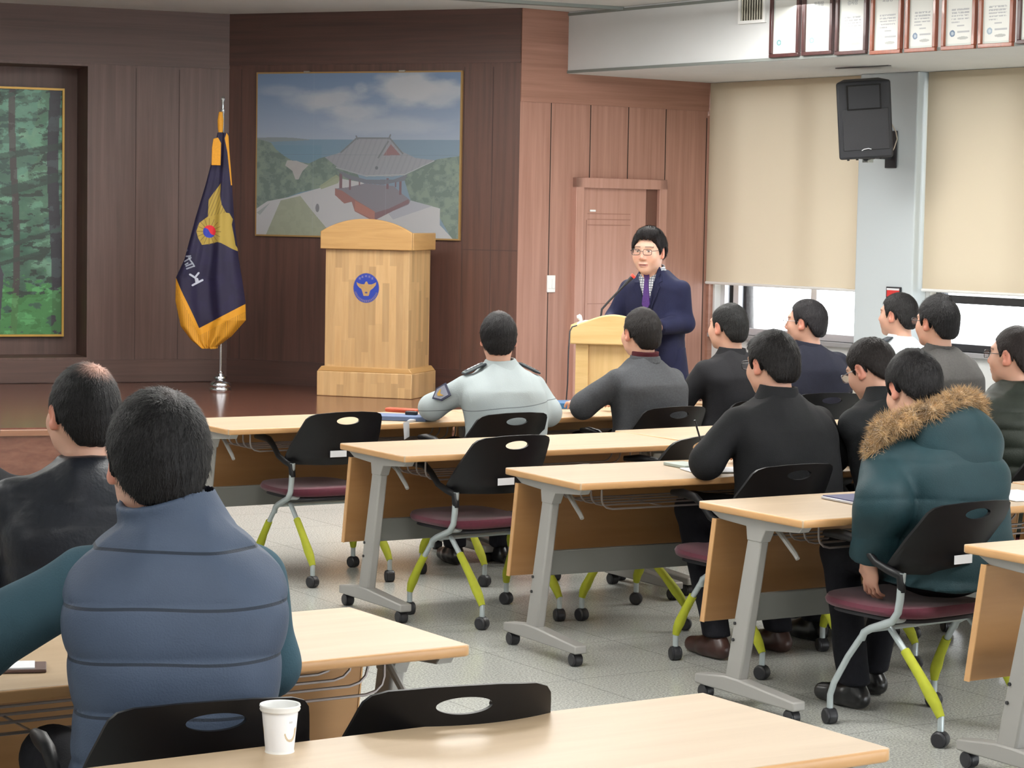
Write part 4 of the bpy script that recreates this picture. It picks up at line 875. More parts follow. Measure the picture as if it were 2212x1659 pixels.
def head_mesh(h=.0045,face=False,elder=False):
    G=Grid((-.115,-.135,-.16),(.115,.15,.15),h)
    d=G.ell((0,-.012,.025),(.077,.098,.1)); d=smin(d,G.ell((0,.03,-.02),(.066,.062,.085)),.03); d=smin(d,G.ell((0,.032,-.060),(.060,.055,.047)),.03)
    d=smin(d,G.ell((0,.07,-.092),(.024,.018,.018)),.025)
    d=smin(d,G.cone((0,.093,.012),(0,.108,-.020),.008,.011),.012); d=smin(d,G.ell((0,.098,-.028),(.019,.013,.009)),.010)
    d=smin(d,G.ell((0,.078,.036),(.05,.014,.012)),.02)
    for s in(-1,1):
        d=smin(d,G.ell((s*.040,.064,-.022),(.027,.023,.028)),.025)
        d=-smin(-d,G.ell((s*.032,.104,.012),(.019,.013,.010)),.010)
        d=smin(d,G.ell((s*.032,.078,.012),(.013,.014,.0095)),.004)
        e=G.ell((s*.081,-.004,.0),(.009,.020,.034),Matrix.Rotation(s*-.35,3,'Z')@Matrix.Rotation(-.15,3,'X')); e=-smin(-e,G.ell((s*.090,.002,.003),(.008,.011,.021)),.006)
        e=smin(e,G.ell((s*.080,.006,-.026),(.007,.009,.010)),.008); d=smin(d,e,.008)
    d=smin(d,G.ell((0,.090,-.057),(.024,.012,.007)),.008); d=smin(d,G.ell((0,.088,-.068),(.020,.011,.006)),.006)
    d=-smin(-d,G.ell((0,.102,-.0625),(.020,.008,.0022)),.003)
    d=smin(d,G.cone((0,-.02,-.05),(0,-.035,-.16),.058,.058),.03)
    P,Q=nets(G,d); C=np.tile(np.array([206.,160,138]),(len(P),1)); x,y,z=P.T
    def tint(w,c): 
        nonlocal C
        w=np.clip(w,0,1)[:,None]; C=C*(1-w)+np.array(c)*w
    tint((np.abs(x)>.076)*(np.abs(y)<.03)*.55,(205,120,100)); tint(np.exp(-((np.abs(x)-.038)/.02)**2-((z+.02)/.02)**2)*(y>.05)*.4,(214,140,122))
    tint(np.exp(-(x/.016)**2-((z+.025)/.012)**2)*(y>.09)*.4,(205,135,118))
    tint((np.abs(x)<.026)*np.exp(-((z+.0625)/.007)**2)*(y>.075)*.85,(176,104,98)); tint((np.abs(x)<.018)*np.exp(-((z+.0625)/.0025)**2)*(y>.07),(70,34,34))
    for s in(-1,1):
        tint(((np.abs(x-s*.034)<.021)&(np.abs(z-.037+(np.abs(x)-.03)**2*6)<.0036)&(y>.06))*.6,(80,64,58))
        tint(((((x-s*.032)/.0125)**2+((z-.012)/.0040)**2<1)&(y>.07))*.9,(226,218,210)); tint(((((x-s*.032)/.006)**2+((z-.012)/.0045)**2<1)&(y>.07))*1.,(34,26,24))
        tint(((np.abs(x-s*.032)<.014)&(np.abs(z-.0165)<.0018)&(y>.07))*.8,(70,48,42))
    tint((((x/.06)**2+((z+.075)/.04)**2<1)&(y>.03))*.10,(150,140,132))
    return P,Q,C
def hair_mesh(h,style):
    G=Grid((-.13,-.165,-.13),(.13,.135,.185),h); v=style.get('vol',0); k=style.get('nape',0)
    d=G.ell((0,-.016,.026),(.089+v,.110+v,.110+v*1.2)); d=smin(d,G.ell((0,-.045,-.03),(.076+v*.7,.070+v*.6,.064)),.03)
    if style.get('top'): d=smin(d,G.ell(style['top'][0],style['top'][1]),.03)
    if style.get('fringe'): d=smin(d,G.ell((.01,.062,.088),(.064,.034,.036)),.02)
    zl=np.interp(G.Y,[-.14,-.10,-.075,-.05,-.03,-.012,.012,.03,.045,.065,.10],[-.078-k,-.076-k,-.070-k,-.050-k*.6,-.02,.012,.030,-.012,.03,style.get('front',.066),style.get('front',.066)+.008])
    zl=zl+np.where(G.Y<-.03,.9*np.clip(np.abs(G.X)-.045,0,1),0)
    if style.get('part'): zl=zl-np.where(G.Y>.0,style['part']*np.clip((G.X-.028)/.03,0,1),0)
    an=np.arctan2(G.X,-G.Y-.01); rough=.0004*np.sin(an*46+G.Z*30)+.0004*np.sin(an*83+3*np.sin(G.Z*60))+G.wrinkle(.0022,38,style.get('seed',1))+G.wrinkle(.0008,150,3)
    d=d+rough; cut=zl-G.Z+.003*np.sin(G.X*260+G.Y*190)
    d=-smin(-d,-cut,.012) if True else np.maximum(d,cut)
    # ears stay free
    for s in(-1,1): d=-smin(-d,G.ell((s*.092,.000,-.004),(.020,.026,.036)),.004)
    if style.get('spike'):
        d=smin(d,G.ell((0,-.03,.13),(.03,.05,.02)),.02)
    P,Q=nets(G,d); x,y,z=P.T; base=np.array(style.get('col',(30,27,29)),float)*.58; C=np.tile(base,(len(P),1))
    n=.5+.5*np.sin(np.arctan2(x,-y)*60+z*40); C=C*(1+.12*n[:,None])
    for (c,r,a,colr) in style.get('patch',[]):
        w=np.clip(1.3-np.sqrt((((P-np.array(c))/np.array(r))**2).sum(1)),0,1)*a; C=C*(1-w[:,None])+np.array(colr)*w[:,None]
    if style.get('grey'): w=(np.clip((-z+.04)/.1,0,1)*style['grey']*(.5+.5*np.sin(np.arctan2(x,-y)*90)))[:,None]; C=C*(1-w)+np.array([120,118,116])*w
    # short strands lying along the growth direction
    r_=np.random.RandomState(style.get('seed',1)); nf=style.get('strands',5200)
    T=np.concatenate([Q[:,[0,1,2]],Q[:,[0,2,3]]]); fn=np.cross(P[T[:,1]]-P[T[:,0]],P[T[:,2]]-P[T[:,0]]); nn=np.zeros_like(P)
    for j in range(3): np.add.at(nn,T[:,j],fn)
    nn/=np.linalg.norm(nn,axis=1)[:,None]+1e-12
    ok=np.where((nn[:,2]>-.55)&(P[:,2]>np.where(P[:,1]<-.035,-.052,np.where(P[:,1]<.03,.03,.075))))[0]; I=ok[r_.randint(0,len(ok),nf)]
    crown=np.array([.012,-.055,.14]); fl=P[I]-crown+r_.randn(nf,3)*.012; fl-=nn[I]*(fl*nn[I]).sum(1)[:,None]; fl/=np.linalg.norm(fl,axis=1)[:,None]+1e-9
    L=(.010+.012*r_.rand(nf))[:,None]; a=P[I]-nn[I]*.001; tip=a+fl*L+nn[I]*(.0012+.0035*r_.rand(nf)[:,None]*style.get('lift',1)); sd=np.cross(fl,nn[I])*.0011
    n0=len(P); ix=np.arange(nf); P=np.concatenate([P,a-sd,a+sd,tip]); T=np.concatenate([T,np.stack([n0+ix,n0+nf+ix,n0+2*nf+ix],1)])
    cs=C[I]*(1+.3*r_.rand(nf,1)); C=np.concatenate([C,C[I],C[I],cs]); Q=T
    return P,Q,C
HC_={}
def hand_mesh(W,dr,upv,side,curl=.5,h=.004):
    dr=unit(dr); upv=(Vector(upv)-dr*Vector(upv).dot(dr)).normalized(); ac=dr.cross(upv)*side  # thumb side = -ac
    lo=[min(W[i],W[i]+dr[i]*.2)-.08 for i in range(3)]; hi=[max(W[i],W[i]+dr[i]*.2)+.08 for i in range(3)]
    G=Grid(lo,hi,h); W=Vector(W); R=Matrix((ac,dr,upv)).transposed()
    d=G.ell(W+dr*.052,(.040,.052,.016),R); d=smin(d,G.cone(W-dr*.05,W+dr*.02,.027,.024),.02)
    for i,L in enumerate((.070,.080,.074,.058)):
        a=W+dr*.088+ac*(-.030+.0195*i)-dr*(.004*(i==3)); a0=-.25*curl; 
        r=.0092-.0006*i
        for f_,k in ((.45,.55),(.30,1.),(.25,.8)):
            a0+=curl*k; v=dr*math.cos(a0)-upv*math.sin(a0)+ac*(.06*(i-1.5)); b=a+v*(L*f_); d=smin(d,G.cone(a,b,r,r*.9),.004); a=b; r*=.9
    a=W+dr*.022-ac*.030; b=a+dr*.034-ac*.022-upv*.008; c=b+dr*.030-ac*.004-upv*(.006+.018*curl); d=smin(d,G.cone(a,b,.013,.010),.012); d=smin(d,G.cone(b,c,.010,.008),.004)
    P,Q=nets(G,d); C=np.tile(np.array([204.,156,134]),(len(P),1)); return P,Q,C
def add_mesh(name,P,Q,m,parent,C=None):
    me=fastmesh(name,P,Q)
    if C is not None: vcol(me,P,C)
    return link(name,me,m,parent)
def collar_sdf(G,N,ax,rt_,rb,zt,zb,th=.006,sy=1.0,open_=None):
    ax=unit(ax); px,py,pz=G.X-N[0],G.Y-N[1],G.Z-N[2]; t=px*ax.x+py*ax.y+pz*ax.z
    qx,qy,qz=px-ax.x*t,py-ax.y*t,pz-ax.z*t; r=np.sqrt(qx**2+(qy*sy)**2+qz**2); rr=rt_+(rb-rt_)*np.clip((zt-t)/(zt-zb),0,1)**1.3
    return np.maximum(np.abs(r-rr)-th,np.maximum(t-zt,zb-t))
class Person:
    def __init__(s,label,px,pytop,depth,hd,head_yaw,ly=.04,hy=.06,hx=0,lx=0,pitch=0,roll=0,hs=1.,hz=.55,standing=False,b=.0,sw=.175,name='person',sagz=0,trap=0):
        s.hs=hs; top=at_depth(px,pytop,depth); s.hd=hd; z=top.z-.138*hs*(math.cos(pitch)); s.HC=Vector((hx,hy,z)); s.N=Vector((lx,ly,z-.134*hs+.022*min(1,pitch/.3)+sagz)); s.hz=hz; s.b=b
        R=Matrix.Rotation(hd,3,'Z'); off=R@Vector((hx,hy,0)); s.root=Vector((top.x-off.x,top.y-off.y,0)); s.standing=standing
        s.yaw=head_yaw-hd; s.R=Matrix.Rotation(s.yaw,3,'Z')@Matrix.Rotation(-pitch,3,'X')@Matrix.Rotation(roll,3,'Y')
        s.S={k:s.N+Vector((k*sw,.0,-.096)) for k in(-1,1)}
        s.E={k:Vector((k*.25,s.N.y+.08,.785)) for k in(-1,1)}; s.W={k:Vector((k*.16,s.N.y+.33,.775)) for k in(-1,1)}
        s.handdir={k:Vector((-k*.35,1,0)) for k in(-1,1)}; s.handup={k:Vector((0,0,1)) for k in(-1,1)}; s.curl={-1:.5,1:.5}; s.hands=(-1,1)
        s.K={k:Vector((k*.12,.42,hz+.01)) for k in(-1,1)}; s.A={k:Vector((k*.12,.38,.11)) for k in(-1,1)}
        s.label=label; s.trap=trap
    def torso(s,G,b,k=.08):
        hip=Vector((0,.0,s.hz+.02)); N=s.N; ax=N-hip; t=(G.Z-hip.z)/ax.z; tc=np.clip(t,-.4,1.1)
        w=(s.S[1].x-s.S[-1].x)/2/.175
        T=[-.4,0,.25,.5,.75,1.]; wa=1.0 if not s.standing else .92
        a=np.interp(tc,T,[.19*wa,.182*wa,.170*wa,.180,.192,.196])*w+b; c=np.interp(tc,T,[.150,.142,.122,.122,.122,.100])+b
        cy=hip.y+ax.y*tc+np.interp(tc,T,[.02,.01,-.008,-.022,-.024,-.004]); cx=hip.x+ax.x*tc
        x=np.abs(G.X-cx)/a; y=np.abs(G.Y-cy)/c; q=(x**2.7+y**2.7)**(1/2.7); side=(q-1)*np.minimum(a,c)*.95
        xx=np.abs(G.X-N.x); top=G.Z-(N.z+b*.7+np.interp(xx,[0,.06,.11,.17,.21,.26],[.012+s.trap,.006+s.trap,-.028+s.trap*.7,-.052+s.trap*.15,-.074,-.14])-.9*np.clip(G.Y-N.y-.03,0,1)**1.5*2.0-.6*np.clip(N.y-.06-G.Y,0,1))
        d=-smin(-side,-top*.9,.055); return -smin(-d,-((hip.z-.13)-G.Z),.05)
    def arms(s,G,b,cut=.95,r=(.057,.046,.035)):
        d=None; p=lambda v:(v.x,v.y,v.z)
        for q in(-1,1):
            We=s.E[q].lerp(s.W[q],cut); dr=unit(s.W[q]-s.E[q])
            a=G.cone(p(s.S[q]),p(s.E[q]),r[0]-.008+b*.8,r[1]+.003+b*.9); f=G.cone(p(s.E[q]),p(We),r[1]+b*.9,r[2]+b*.8)
            f=np.maximum(f,(G.X-We.x)*dr.x+(G.Y-We.y)*dr.y+(G.Z-We.z)*dr.z); a=smin(a,f,.035); d=a if d is None else np.minimum(d,a)
        return d
    def bounds(s,pad=.12,z0=None,z1=None,arms=True):
        pts=list(s.S.values())+[s.N,Vector((-.25,-.16,s.hz-.12)),Vector((.25,.22,s.hz))]
        if arms: pts+=list(s.E.values())+list(s.W.values())
        lo=[min(v[i] for v in pts)-pad for i in range(3)]; hi=[max(v[i] for v in pts)+pad for i in range(3)]
        if z0 is not None: lo[2]=z0
        if z1 is not None: hi[2]=z1
        return lo,hi
    def build(s,jacket,trousers,shoes,style,h=.009,hh=.0045,skin=None,collar=(.068,.088,.03,-.025,.006),legs=True,seams=None,wr=.0055,split=None,jname='jacket',hem=None,face=False,cut=.95,extra=None,colm=None,arm_k=.028):
        name='person'
        # --- body (one continuous surface) with head and hands
        lo,hi=s.bounds(.08,z1=s.HC.z+.02); lo[1]=min(lo[1],-.2); lo[2]=.06; hi[1]=max(hi[1],.56); G=Grid(lo,hi,.013)
        d=np.maximum(s.torso(G,-.035),(s.hz-.02)-G.Z); d=smin(d,s.arms(G,-.014,1.,(.06,.05,.036)),.03); p=lambda v:(v.x,v.y,v.z)
        nb=s.N+Vector((0,.02,-.05)); hb=s.HC+s.R@(Vector((0,-.025,-.07))*s.hs); d=smin(d,G.cone(p(nb),p(hb),.062*s.hs,.055*s.hs),.03)
        for q in(-1,1):
            d=smin(d,G.cone((q*.085,.03,s.hz+.01),p(s.K[q]),.06,.044),.03); d=smin(d,G.cone(p(s.K[q]),p(s.A[q]+Vector((0,0,.02))),.044,.026),.02)
        P,Q=nets(G,d); parts=[(P,Q,np.tile(np.array([198.,150,128]),(len(P),1)))]
        key=('h',hh,face); 
        if key not in HC_: HC_[key]=head_mesh(hh)
        P,Q,C=HC_[key]; Rm=np.array(s.R); P=(P*s.hs)@Rm.T+np.array(s.HC); parts.append((P,Q,C*(np.array(skin)/np.array([206,160,138]) if skin else 1)))
        for q in s.hands: parts.append(hand_mesh(s.W[q],s.handdir[q],s.handup[q],q,s.curl[q]))
        P,Q=join([(a,b_) for a,b_,_ in parts]); C=np.concatenate([c for *_,c in parts])
        body=add_mesh(name,P,Q,M_skin,None,C); body.location=s.root; body.rotation_euler=(0,0,s.hd); tag(body,s.label,'person'); s.o=body
        # --- hair
        P,Q,C=hair_mesh(hh,style); P=(P*s.hs)@Rm.T+np.array(s.HC); add_mesh('hair',P,Q,M_hair,body,C)
        # --- upper clothing
        zc=hem if hem is not None else s.hz-.10
        def seam(G,d):
            if seams:
                sp,am,z0,wv=seams; zz=G.Z+wv*np.sin(G.X*7+1)+.01*np.sin(G.Y*9); ph=(zz-z0)/sp; d=d-am*(np.abs(np.sin(PI*ph))**.45-.75)*(zz<z0+sp*1.0)
            return d
        lo,hi=s.bounds(.10+s.b,z0=zc-.02,z1=s.N.z+.09); G=Grid(lo,hi,h)
        t=s.torso(G,s.b); a=s.arms(G,s.b,cut); ax=hb-nb
        hemd=zc-G.Z+.012*np.sin(G.X*14)
        col=collar_sdf(G,s.N,ax,*collar) if collar else None
        if split:
            # sleeves are their own garment
            t2=np.maximum(smin(t,a*1.0,.02)*0+t,hemd); t2=seam(G,t2)+G.wrinkle(wr*.5,24,3); t2=-smin(-(t2-.006),(a+.022),.02)
            for q in(-1,1): pass
            if col is not None: t2=smin(t2,col,.012)
            P,Q=nets(G,t2); add_mesh(jname,P,Q,jacket,body)
            a2=smin(a,np.maximum(s.torso(G,s.b-.014),hemd),.03)+G.wrinkle(wr,26,5); P,Q=nets(G,a2); add_mesh('sweater',P,Q,split,body)
        else:
            d=smin(t,a,arm_k); d=seam(G,d)+G.wrinkle(wr,22,int(abs(s.root.x*100))%90)
            d=np.where(a<t+.01,d,np.maximum(d,hemd)); 
            if col is not None and colm is None: d=smin(d,col,.012)
            P,Q=nets(G,d); s.j=add_mesh(jname,P,Q,jacket,body)
            if colm is not None:
                G2=Grid((s.N.x-.17,s.N.y-.17,s.N.z-.10),(s.N.x+.17,s.N.y+.20,s.N.z+.13),.0045); cd=list(collar); cd[4]=max(cd[4],.006); c2=collar_sdf(G2,s.N,ax,*cd); c2=-smin(-c2,-(.0-s.torso(G2,s.b-.012)),.004); P,Q=nets(G2,c2); add_mesh('collar',P,Q,colm,body)
        s.ax=ax
        # --- trousers, shoes
        if legs:
            lo=[-.30,-.18,.07]; hi=[.30,.60,s.hz+.16]
            for q in(-1,1):
                for v in(s.K[q],s.A[q]): 
                    for i in range(2): lo[i]=min(lo[i],v[i]-.1); hi[i]=max(hi[i],v[i]+.1)
            G=Grid(lo,hi,.012); d=G.ell((0,0,s.hz),(.17,.135,.11))
            for q in(-1,1):
                A2=s.A[q]+Vector((0,0,-.02)); l=smin(G.cone((q*.09,.02,s.hz-.005),p(s.K[q]),.088,.068),G.cone(p(s.K[q]),p(A2),.066,.056),.03); d=smin(d,l,.03)
            d=np.maximum(d,.085-G.Z)+G.wrinkle(.003,24,8); P,Q=nets(G,d); add_mesh('trousers',P,Q,trousers,body)
            for q in(-1,1):
                a_=s.A[q]; G=Grid((a_.x-.07,a_.y-.11,-.02),(a_.x+.07,a_.y+.26,.15),.007)
                d=smin(G.cone((a_.x,a_.y-.035,.040),(a_.x,a_.y+.06,.040),.036,.040),G.cone((a_.x,a_.y+.06,.04),(a_.x+q*.008,a_.y+.165,.032),.042,.032),.03); d=smin(d,G.cone((a_.x,a_.y,.045),(a_.x,a_.y-.01,.075),.036,.034),.03); d=np.maximum(d,.002-G.Z)
                P,Q=nets(G,d); add_mesh('shoe',P,Q,shoes,body)
        return body
    def hp(s,v): return s.HC+s.R@(Vector(v)*s.hs)     # head-local point in body space
    def glasses(s,m=None,w=.026,hh=.017,y=.112):
        m=m or M_rim; k=MB(); g=bpy.data.objects.new('glasses',None)
        for q in(-1,1):
            loop=[]
            for i in range(21):
                t=2*PI*i/20; c_,s_=math.cos(t),math.sin(t); e=.6; loop.append(s.hp((q*.034+w*math.copysign(abs(c_)**e,c_),y-.0035*(abs(c_)*1)-.03*max(0,abs(q*.034+w*c_)-.03),.010+hh*math.copysign(abs(s_)**e,s_))))
            k.tube(loop,.0016,6,cap=False); k.tube([s.hp((q*.061,y-.006,.016)),s.hp((q*.074,y-.03,.016)),s.hp((q*.082,.01,.014)),s.hp((q*.081,-.012,.004))],.0016,6)
        k.tube([s.hp((-.009,y,.013)),s.hp((0,y+.002,.016)),s.hp((.009,y,.013))],.0015,6)
        o=k.build('glasses',m,s.o,smooth=60)
        for q in(-1,1):
            V=[s.hp((q*.034+w*.93*math.cos(t),y-.004,.010+hh*.93*math.sin(t))) for t in np.linspace(0,2*PI,20,endpoint=False)]
            MB().add(V,[tuple(range(20))]).build('lens',M_lens,o)
DARK=(30,27,29)
Mb=lambda n,c,**k:cloth(n,c,**k)
c_police=cloth('police_grey_cloth',(178,188,190),.8,noise=(8,.05)); c_greyb=cloth('grey_wool',(84,86,90),.9,noise=(120,.18)); c_black=cloth('black_wool',(34,34,38),.9); c_navy=cloth('navy_wool',(36,38,54),.9)
c_white=cloth('white_uniform',(226,234,238),.8); c_greyj=cloth('grey_coat',(92,90,88),.9,noise=(120,.15)); c_olive=cloth('olive_puffer',(54,62,54),.55); c_coat=cloth('black_coat',(32,33,36),.85); c_char=cloth('charcoal_coat',(34,37,40),.8)
c_teal=cloth('teal_parka',(30,66,74),.6,noise=(12,.1)); c_vest=cloth('slate_quilt',(88,104,130),.6,noise=(10,.07)); c_knit=cloth('teal_knit',(72,106,122),.9,noise=(10,.08)); c_leath=cloth('dark_leather',(34,38,48),.42,bump=(80,.3)); c_blaz=cloth('navy_blazer',(34,38,74),.85,noise=(20,.12))
t_dark=cloth('dark_trousers',(28,29,38),.85); t_blue=cloth('blue_trousers',(52,62,128),.85); s_blk=mat('black_leather_shoe',(18,18,20),.3); s_brn=mat('brown_leather_shoe',(58,34,28),.4); c_tur=cloth('burgundy_knit',(84,24,34),.9)
seam_lines(c_vest,[(1.062,0,.0028),(.957,0,.003),(.852,0,.003),(.747,0,.003)],.35); seam_lines(c_police,[(.818,.10,.0022)],.45)
SK=(206,160,138)
def seat_for(p,label,dy=.06,dx=0,rot=0,at=None):
    if at: return chair(at[0],at[1],at[2],label,.10)
    v=Matrix.Rotation(p.hd,3,'Z')@Vector((dx,dy,0)); chair(p.root.x+v.x,p.root.y+v.y,p.hd+rot,label)
# 1 officer, grey uniform
p=Person('officer in a pale grey uniform jacket with dark shoulder boards, seated in front row',1078,671,11.3,.36,.05,ly=.10,hy=.135,b=.016,sw=.18)
p.E[-1]=Vector((-.31,.20,.80)); p.W[-1]=Vector((-.22,.44,.77)); p.E[1]=Vector((.235,.06,.78)); p.W[1]=Vector((.16,.34,.77))
p.build(c_police,t_dark,s_blk,dict(seed=2,patch=[((0,-.02,.14),(.03,.04,.03),.45,(120,98,90))]),h=.008,collar=(.068,.128,.040,-.028,.005),wr=.006,hh=.004,colm=c_police)
def back_line(p,x0,x1,z0,z1,r,m,name,n=22,off=.003):
    G=Grid((min(x0,x1)-.02,-.30,min(z0,z1)-.02),(max(x0,x1)+.02,.12,max(z0,z1)+.02),.006); D=smin(p.torso(G,p.b),p.arms(G,p.b),.03); pts=[]
    for i in range(n+1):
        x=lerp(x0,x1,i/n); z=lerp(z0,z1,i/n); c=D[int(round((x-G.lo[0])/G.h)),:,int(round((z-G.lo[2])/G.h))]; I=np.where(c<0)[0]
        if len(I): pts.append((x,float(G.lo[1]+I[0]*G.h)-off,z))
    return MB().tube(pts,r,6).build(name,m,p.o,smooth=60)
M_seam=mat('seam_dark',(70,78,84),.9)
M_ep=mat('epaulette',(38,46,54),.6)
for q in(-1,1):
    a=p.N+Vector((q*.085,-.01,.020)); b_=p.N+Vector((q*.195,-.01,-.030)); dr=(b_-a).normalized(); yv=Vector((0,1,0)); up_v=dr.cross(yv)*(1 if dr.cross(yv).z>0 else -1); c=(a+b_)/2
    R=Matrix((dr,yv,up_v)).transposed(); e=MB().box(c,((b_-a).length,.055,.008),R).build('shoulder_board',M_ep,p.o,bevel=.003)
    MB().box(c+up_v*.006,((b_-a).length*.9,.040,.003),R).build('board_border',mat('board_line',(150,160,160),.6),e); MB().box(c+up_v*.008,((b_-a).length*.82,.033,.003),R).build('board_field',M_ep,e)
    fl_=MB(); 
    for i in range(4): fl_.box(c+up_v*.010+dr*(-.028+.018*i),(.012,.014,.003),R@Matrix.Rotation(.785,3,'Z'))
    fl_.build('rank_badge',M_paper,e)
sd=p.S[-1].lerp(p.E[-1],.52); nrm_=Vector((-.72,-.62,.30)).normalized(); upq=(p.S[-1]-p.E[-1]).normalized(); xq=upq.cross(nrm_).normalized(); nrm_=xq.cross(upq).normalized(); R=Matrix((xq,upq,nrm_)).transposed()
sh_=[(-.036,.045),(.036,.045),(.036,-.01),(.0,-.05),(-.036,-.01)]
pc=MB().prism(sh_,.0,.006,lambda a,b,t:(sd+nrm_*(.072+t)+R@Vector((a,b,0)))).build('sleeve_patch',mat('patch_navy',(46,48,70),.7),p.o)
MB().prism([(x*.78,y*.78) for x,y in sh_],.006,.008,lambda a,b,t:(sd+nrm_*(.072+t)+R@Vector((a,b,0)))).build('patch_field',mat('patch_grey',(130,132,146),.7),pc)
MB().prism([(-.02,.012),(0,.0),(.02,.012),(.006,-.016),(-.006,-.016)],.008,.010,lambda a,b,t:(sd+nrm_*(.072+t)+R@Vector((a,b,0)))).build('patch_eagle',M_gold,pc)
seat_for(p,'chair under the seated officer in the grey uniform',at=(-.08,11.12,.60))
# 2 grey blazer
p=Person('man in a charcoal-grey blazer over a burgundy roll-neck, seated in the front row',1385,663,11.75,.62,.55,ly=.05,hy=.09,b=.014,sw=.185)
p.E[-1]=Vector((-.31,.15,.78)); p.build(c_greyb,t_dark,s_blk,dict(seed=4,col=(38,32,30)),h=.008,hh=.004,collar=(.068,.102,.030,-.035,.004),colm=c_greyb)
G=Grid((p.N.x-.12,p.N.y-.12,p.N.z-.08),(p.N.x+.12,p.N.y+.14,p.N.z+.12),.005); P,Q=nets(G,collar_sdf(G,p.N,p.ax,.060,.066,.052,-.05,.008)); add_mesh('roll_neck',P,Q,c_tur,p.o)
seat_for(p,'chair under the man in the charcoal-grey blazer')
# 3 dark suit
p=Person('man in dark suit seated between the grey blazer and the navy jacket',1573,652,12.3,.62,.75,ly=.05,hy=.09,b=.014,sw=.18)
p.build(c_black,t_dark,s_blk,dict(seed=5,col=(40,40,40),vol=-.002),hh=.005,collar=(.064,.10,.034,-.035,.004),colm=c_black); seat_for(p,'chair under the man in the dark suit by the window light')
# 4 navy, head to the left
p=Person('older man in a dark navy jacket turned in profile toward the speaker',1741,645,12.9,.35,1.15,ly=.05,hy=.08,b=.022,sw=.19)
p.build(c_navy,t_dark,s_blk,dict(seed=6,col=(42,38,42),front=.085),hh=.0045,collar=(.068,.10,.034,-.035,.005),colm=c_navy); p.glasses(M_rimm); seat_for(p,'chair behind the older man in the dark navy jacket',dy=.03)
# 5 officer white shirt
p=Person('officer in a white uniform shirt seated beneath the small red sign on the pillar',1940,631,13.4,.60,.95,ly=.05,hy=.08,b=.014)
p.build(c_white,t_dark,s_blk,dict(seed=7,col=(36,34,34)),hh=.005); 
e=MB().box(p.N+Vector((-.13,0,-.002)),(.11,.05,.008),Matrix.Rotation(-.35,3,'Y')).build('shoulder_board',M_ep,p.o,bevel=.003); seat_for(p,'chair under the officer in the white shirt')
# 6 grey coat, glasses
p=Person('young man in a grey coat and glasses with tall black hair, seated beside the window',2024,640,11.7,.60,.72,ly=.06,hy=.09,b=.02,sw=.18)
p.build(c_greyj,t_dark,s_blk,dict(seed=8,vol=.006,spike=1,lift=2.5,col=(30,28,30)),hh=.004,collar=(.064,.10,.034,-.035,.004),colm=c_greyj); p.glasses(); seat_for(p,'chair under the young man in the grey coat')
# 7 olive puffer, right edge
p=Person('man in olive puffer jacket and glasses, at the right edge',2192,701,9.9,.60,.95,ly=.07,hy=.10,b=.045,sw=.185)
p.build(c_olive,t_dark,s_blk,dict(seed=9,col=(58,48,46),vol=-.003),hh=.004,seams=(.075,.012,1.02,.006),wr=.003); p.glasses(); seat_for(p,'chair under the man in the olive puffer jacket')
# 8 black coat, writing
p=Person('man in a black coat and glasses leaning on the third-row desk to write',1668,716,9.3,.50,.66,ly=.10,hy=.15,b=.022,sw=.195,pitch=.12)
p.E[-1]=Vector((-.33,.10,.785)); p.W[-1]=Vector((-.16,.33,.785)); p.E[1]=Vector((.30,.14,.79)); p.curl={-1:1.1,1:.6}
p.K={-1:Vector((-.20,.40,.56)),1:Vector((.10,.42,.56))}; p.A={-1:Vector((-.26,.10,.11)),1:Vector((.05,.12,.11))}
p.build(c_coat,t_dark,s_brn,dict(seed=10,vol=.008,fringe=1,lift=1.8,col=(34,30,30)),h=.008,hh=.004,collar=(.070,.105,.050,-.035,.005),colm=c_coat); p.glasses(); seat_for(p,'chair behind the man writing in the black coat',at=(1.0,9.04,.585))
wv=p.W[-1]+Vector((.03,.10,.01)); w0=Matrix.Rotation(p.hd,3,'Z')@wv+p.root; tag(MB().tube([w0,w0+Vector((-.04,-.03,.12))],.004,8).build('pen',M_rub),'dark pen held by the man writing in the black coat','pen')
# 9 man with phone
p=Person('man in a charcoal coat and glasses bending his head over a phone',1884,735,9.5,.62,.80,ly=.13,hy=.215,b=.022,pitch=.45,sw=.175)
p.E[-1]=Vector((-.28,.16,.80)); p.W[-1]=Vector((-.20,.36,.80)); p.handdir[-1]=Vector((-.1,.8,.5)); p.handup[-1]=Vector((-.6,-.3,.6)); p.curl[-1]=.9
tw=at_depth(1808,985,9.75); lw=Matrix.Rotation(-p.hd,3,'Z')@(tw-p.root); p.W[-1]=Vector((lw.x,lw.y,lw.z))-Vector((0,.03,.02)); p.E[-1]=Vector((lw.x-.02,lw.y-.26,.80))
p.build(c_char,t_dark,s_blk,dict(seed=11,col=(44,36,34),vol=.0),hh=.004,collar=(.072,.105,.050,-.035,.006),colm=c_char); p.glasses(M_rimm); seat_for(p,'chair under the man bending over the phone')
c=at_depth(1790,966,9.78); ph=empty('smartphone',c,0,'smartphone with a lit screen held by the man bending his head','phone'); ph.rotation_euler=(math.radians(-52),math.radians(22),math.radians(10)); 
MB().box((0,0,0),(.072,.14,.009)).build('body',M_rub,ph,bevel=.004); MB().box((0,0,-.0055),(.064,.115,.001)).build('screen',mat('phone_screen',(225,232,226),.2,emit=.6),ph); MB().box((0,0,.0055),(.064,.115,.001)).build('screen',MATS['phone_screen'],ph)
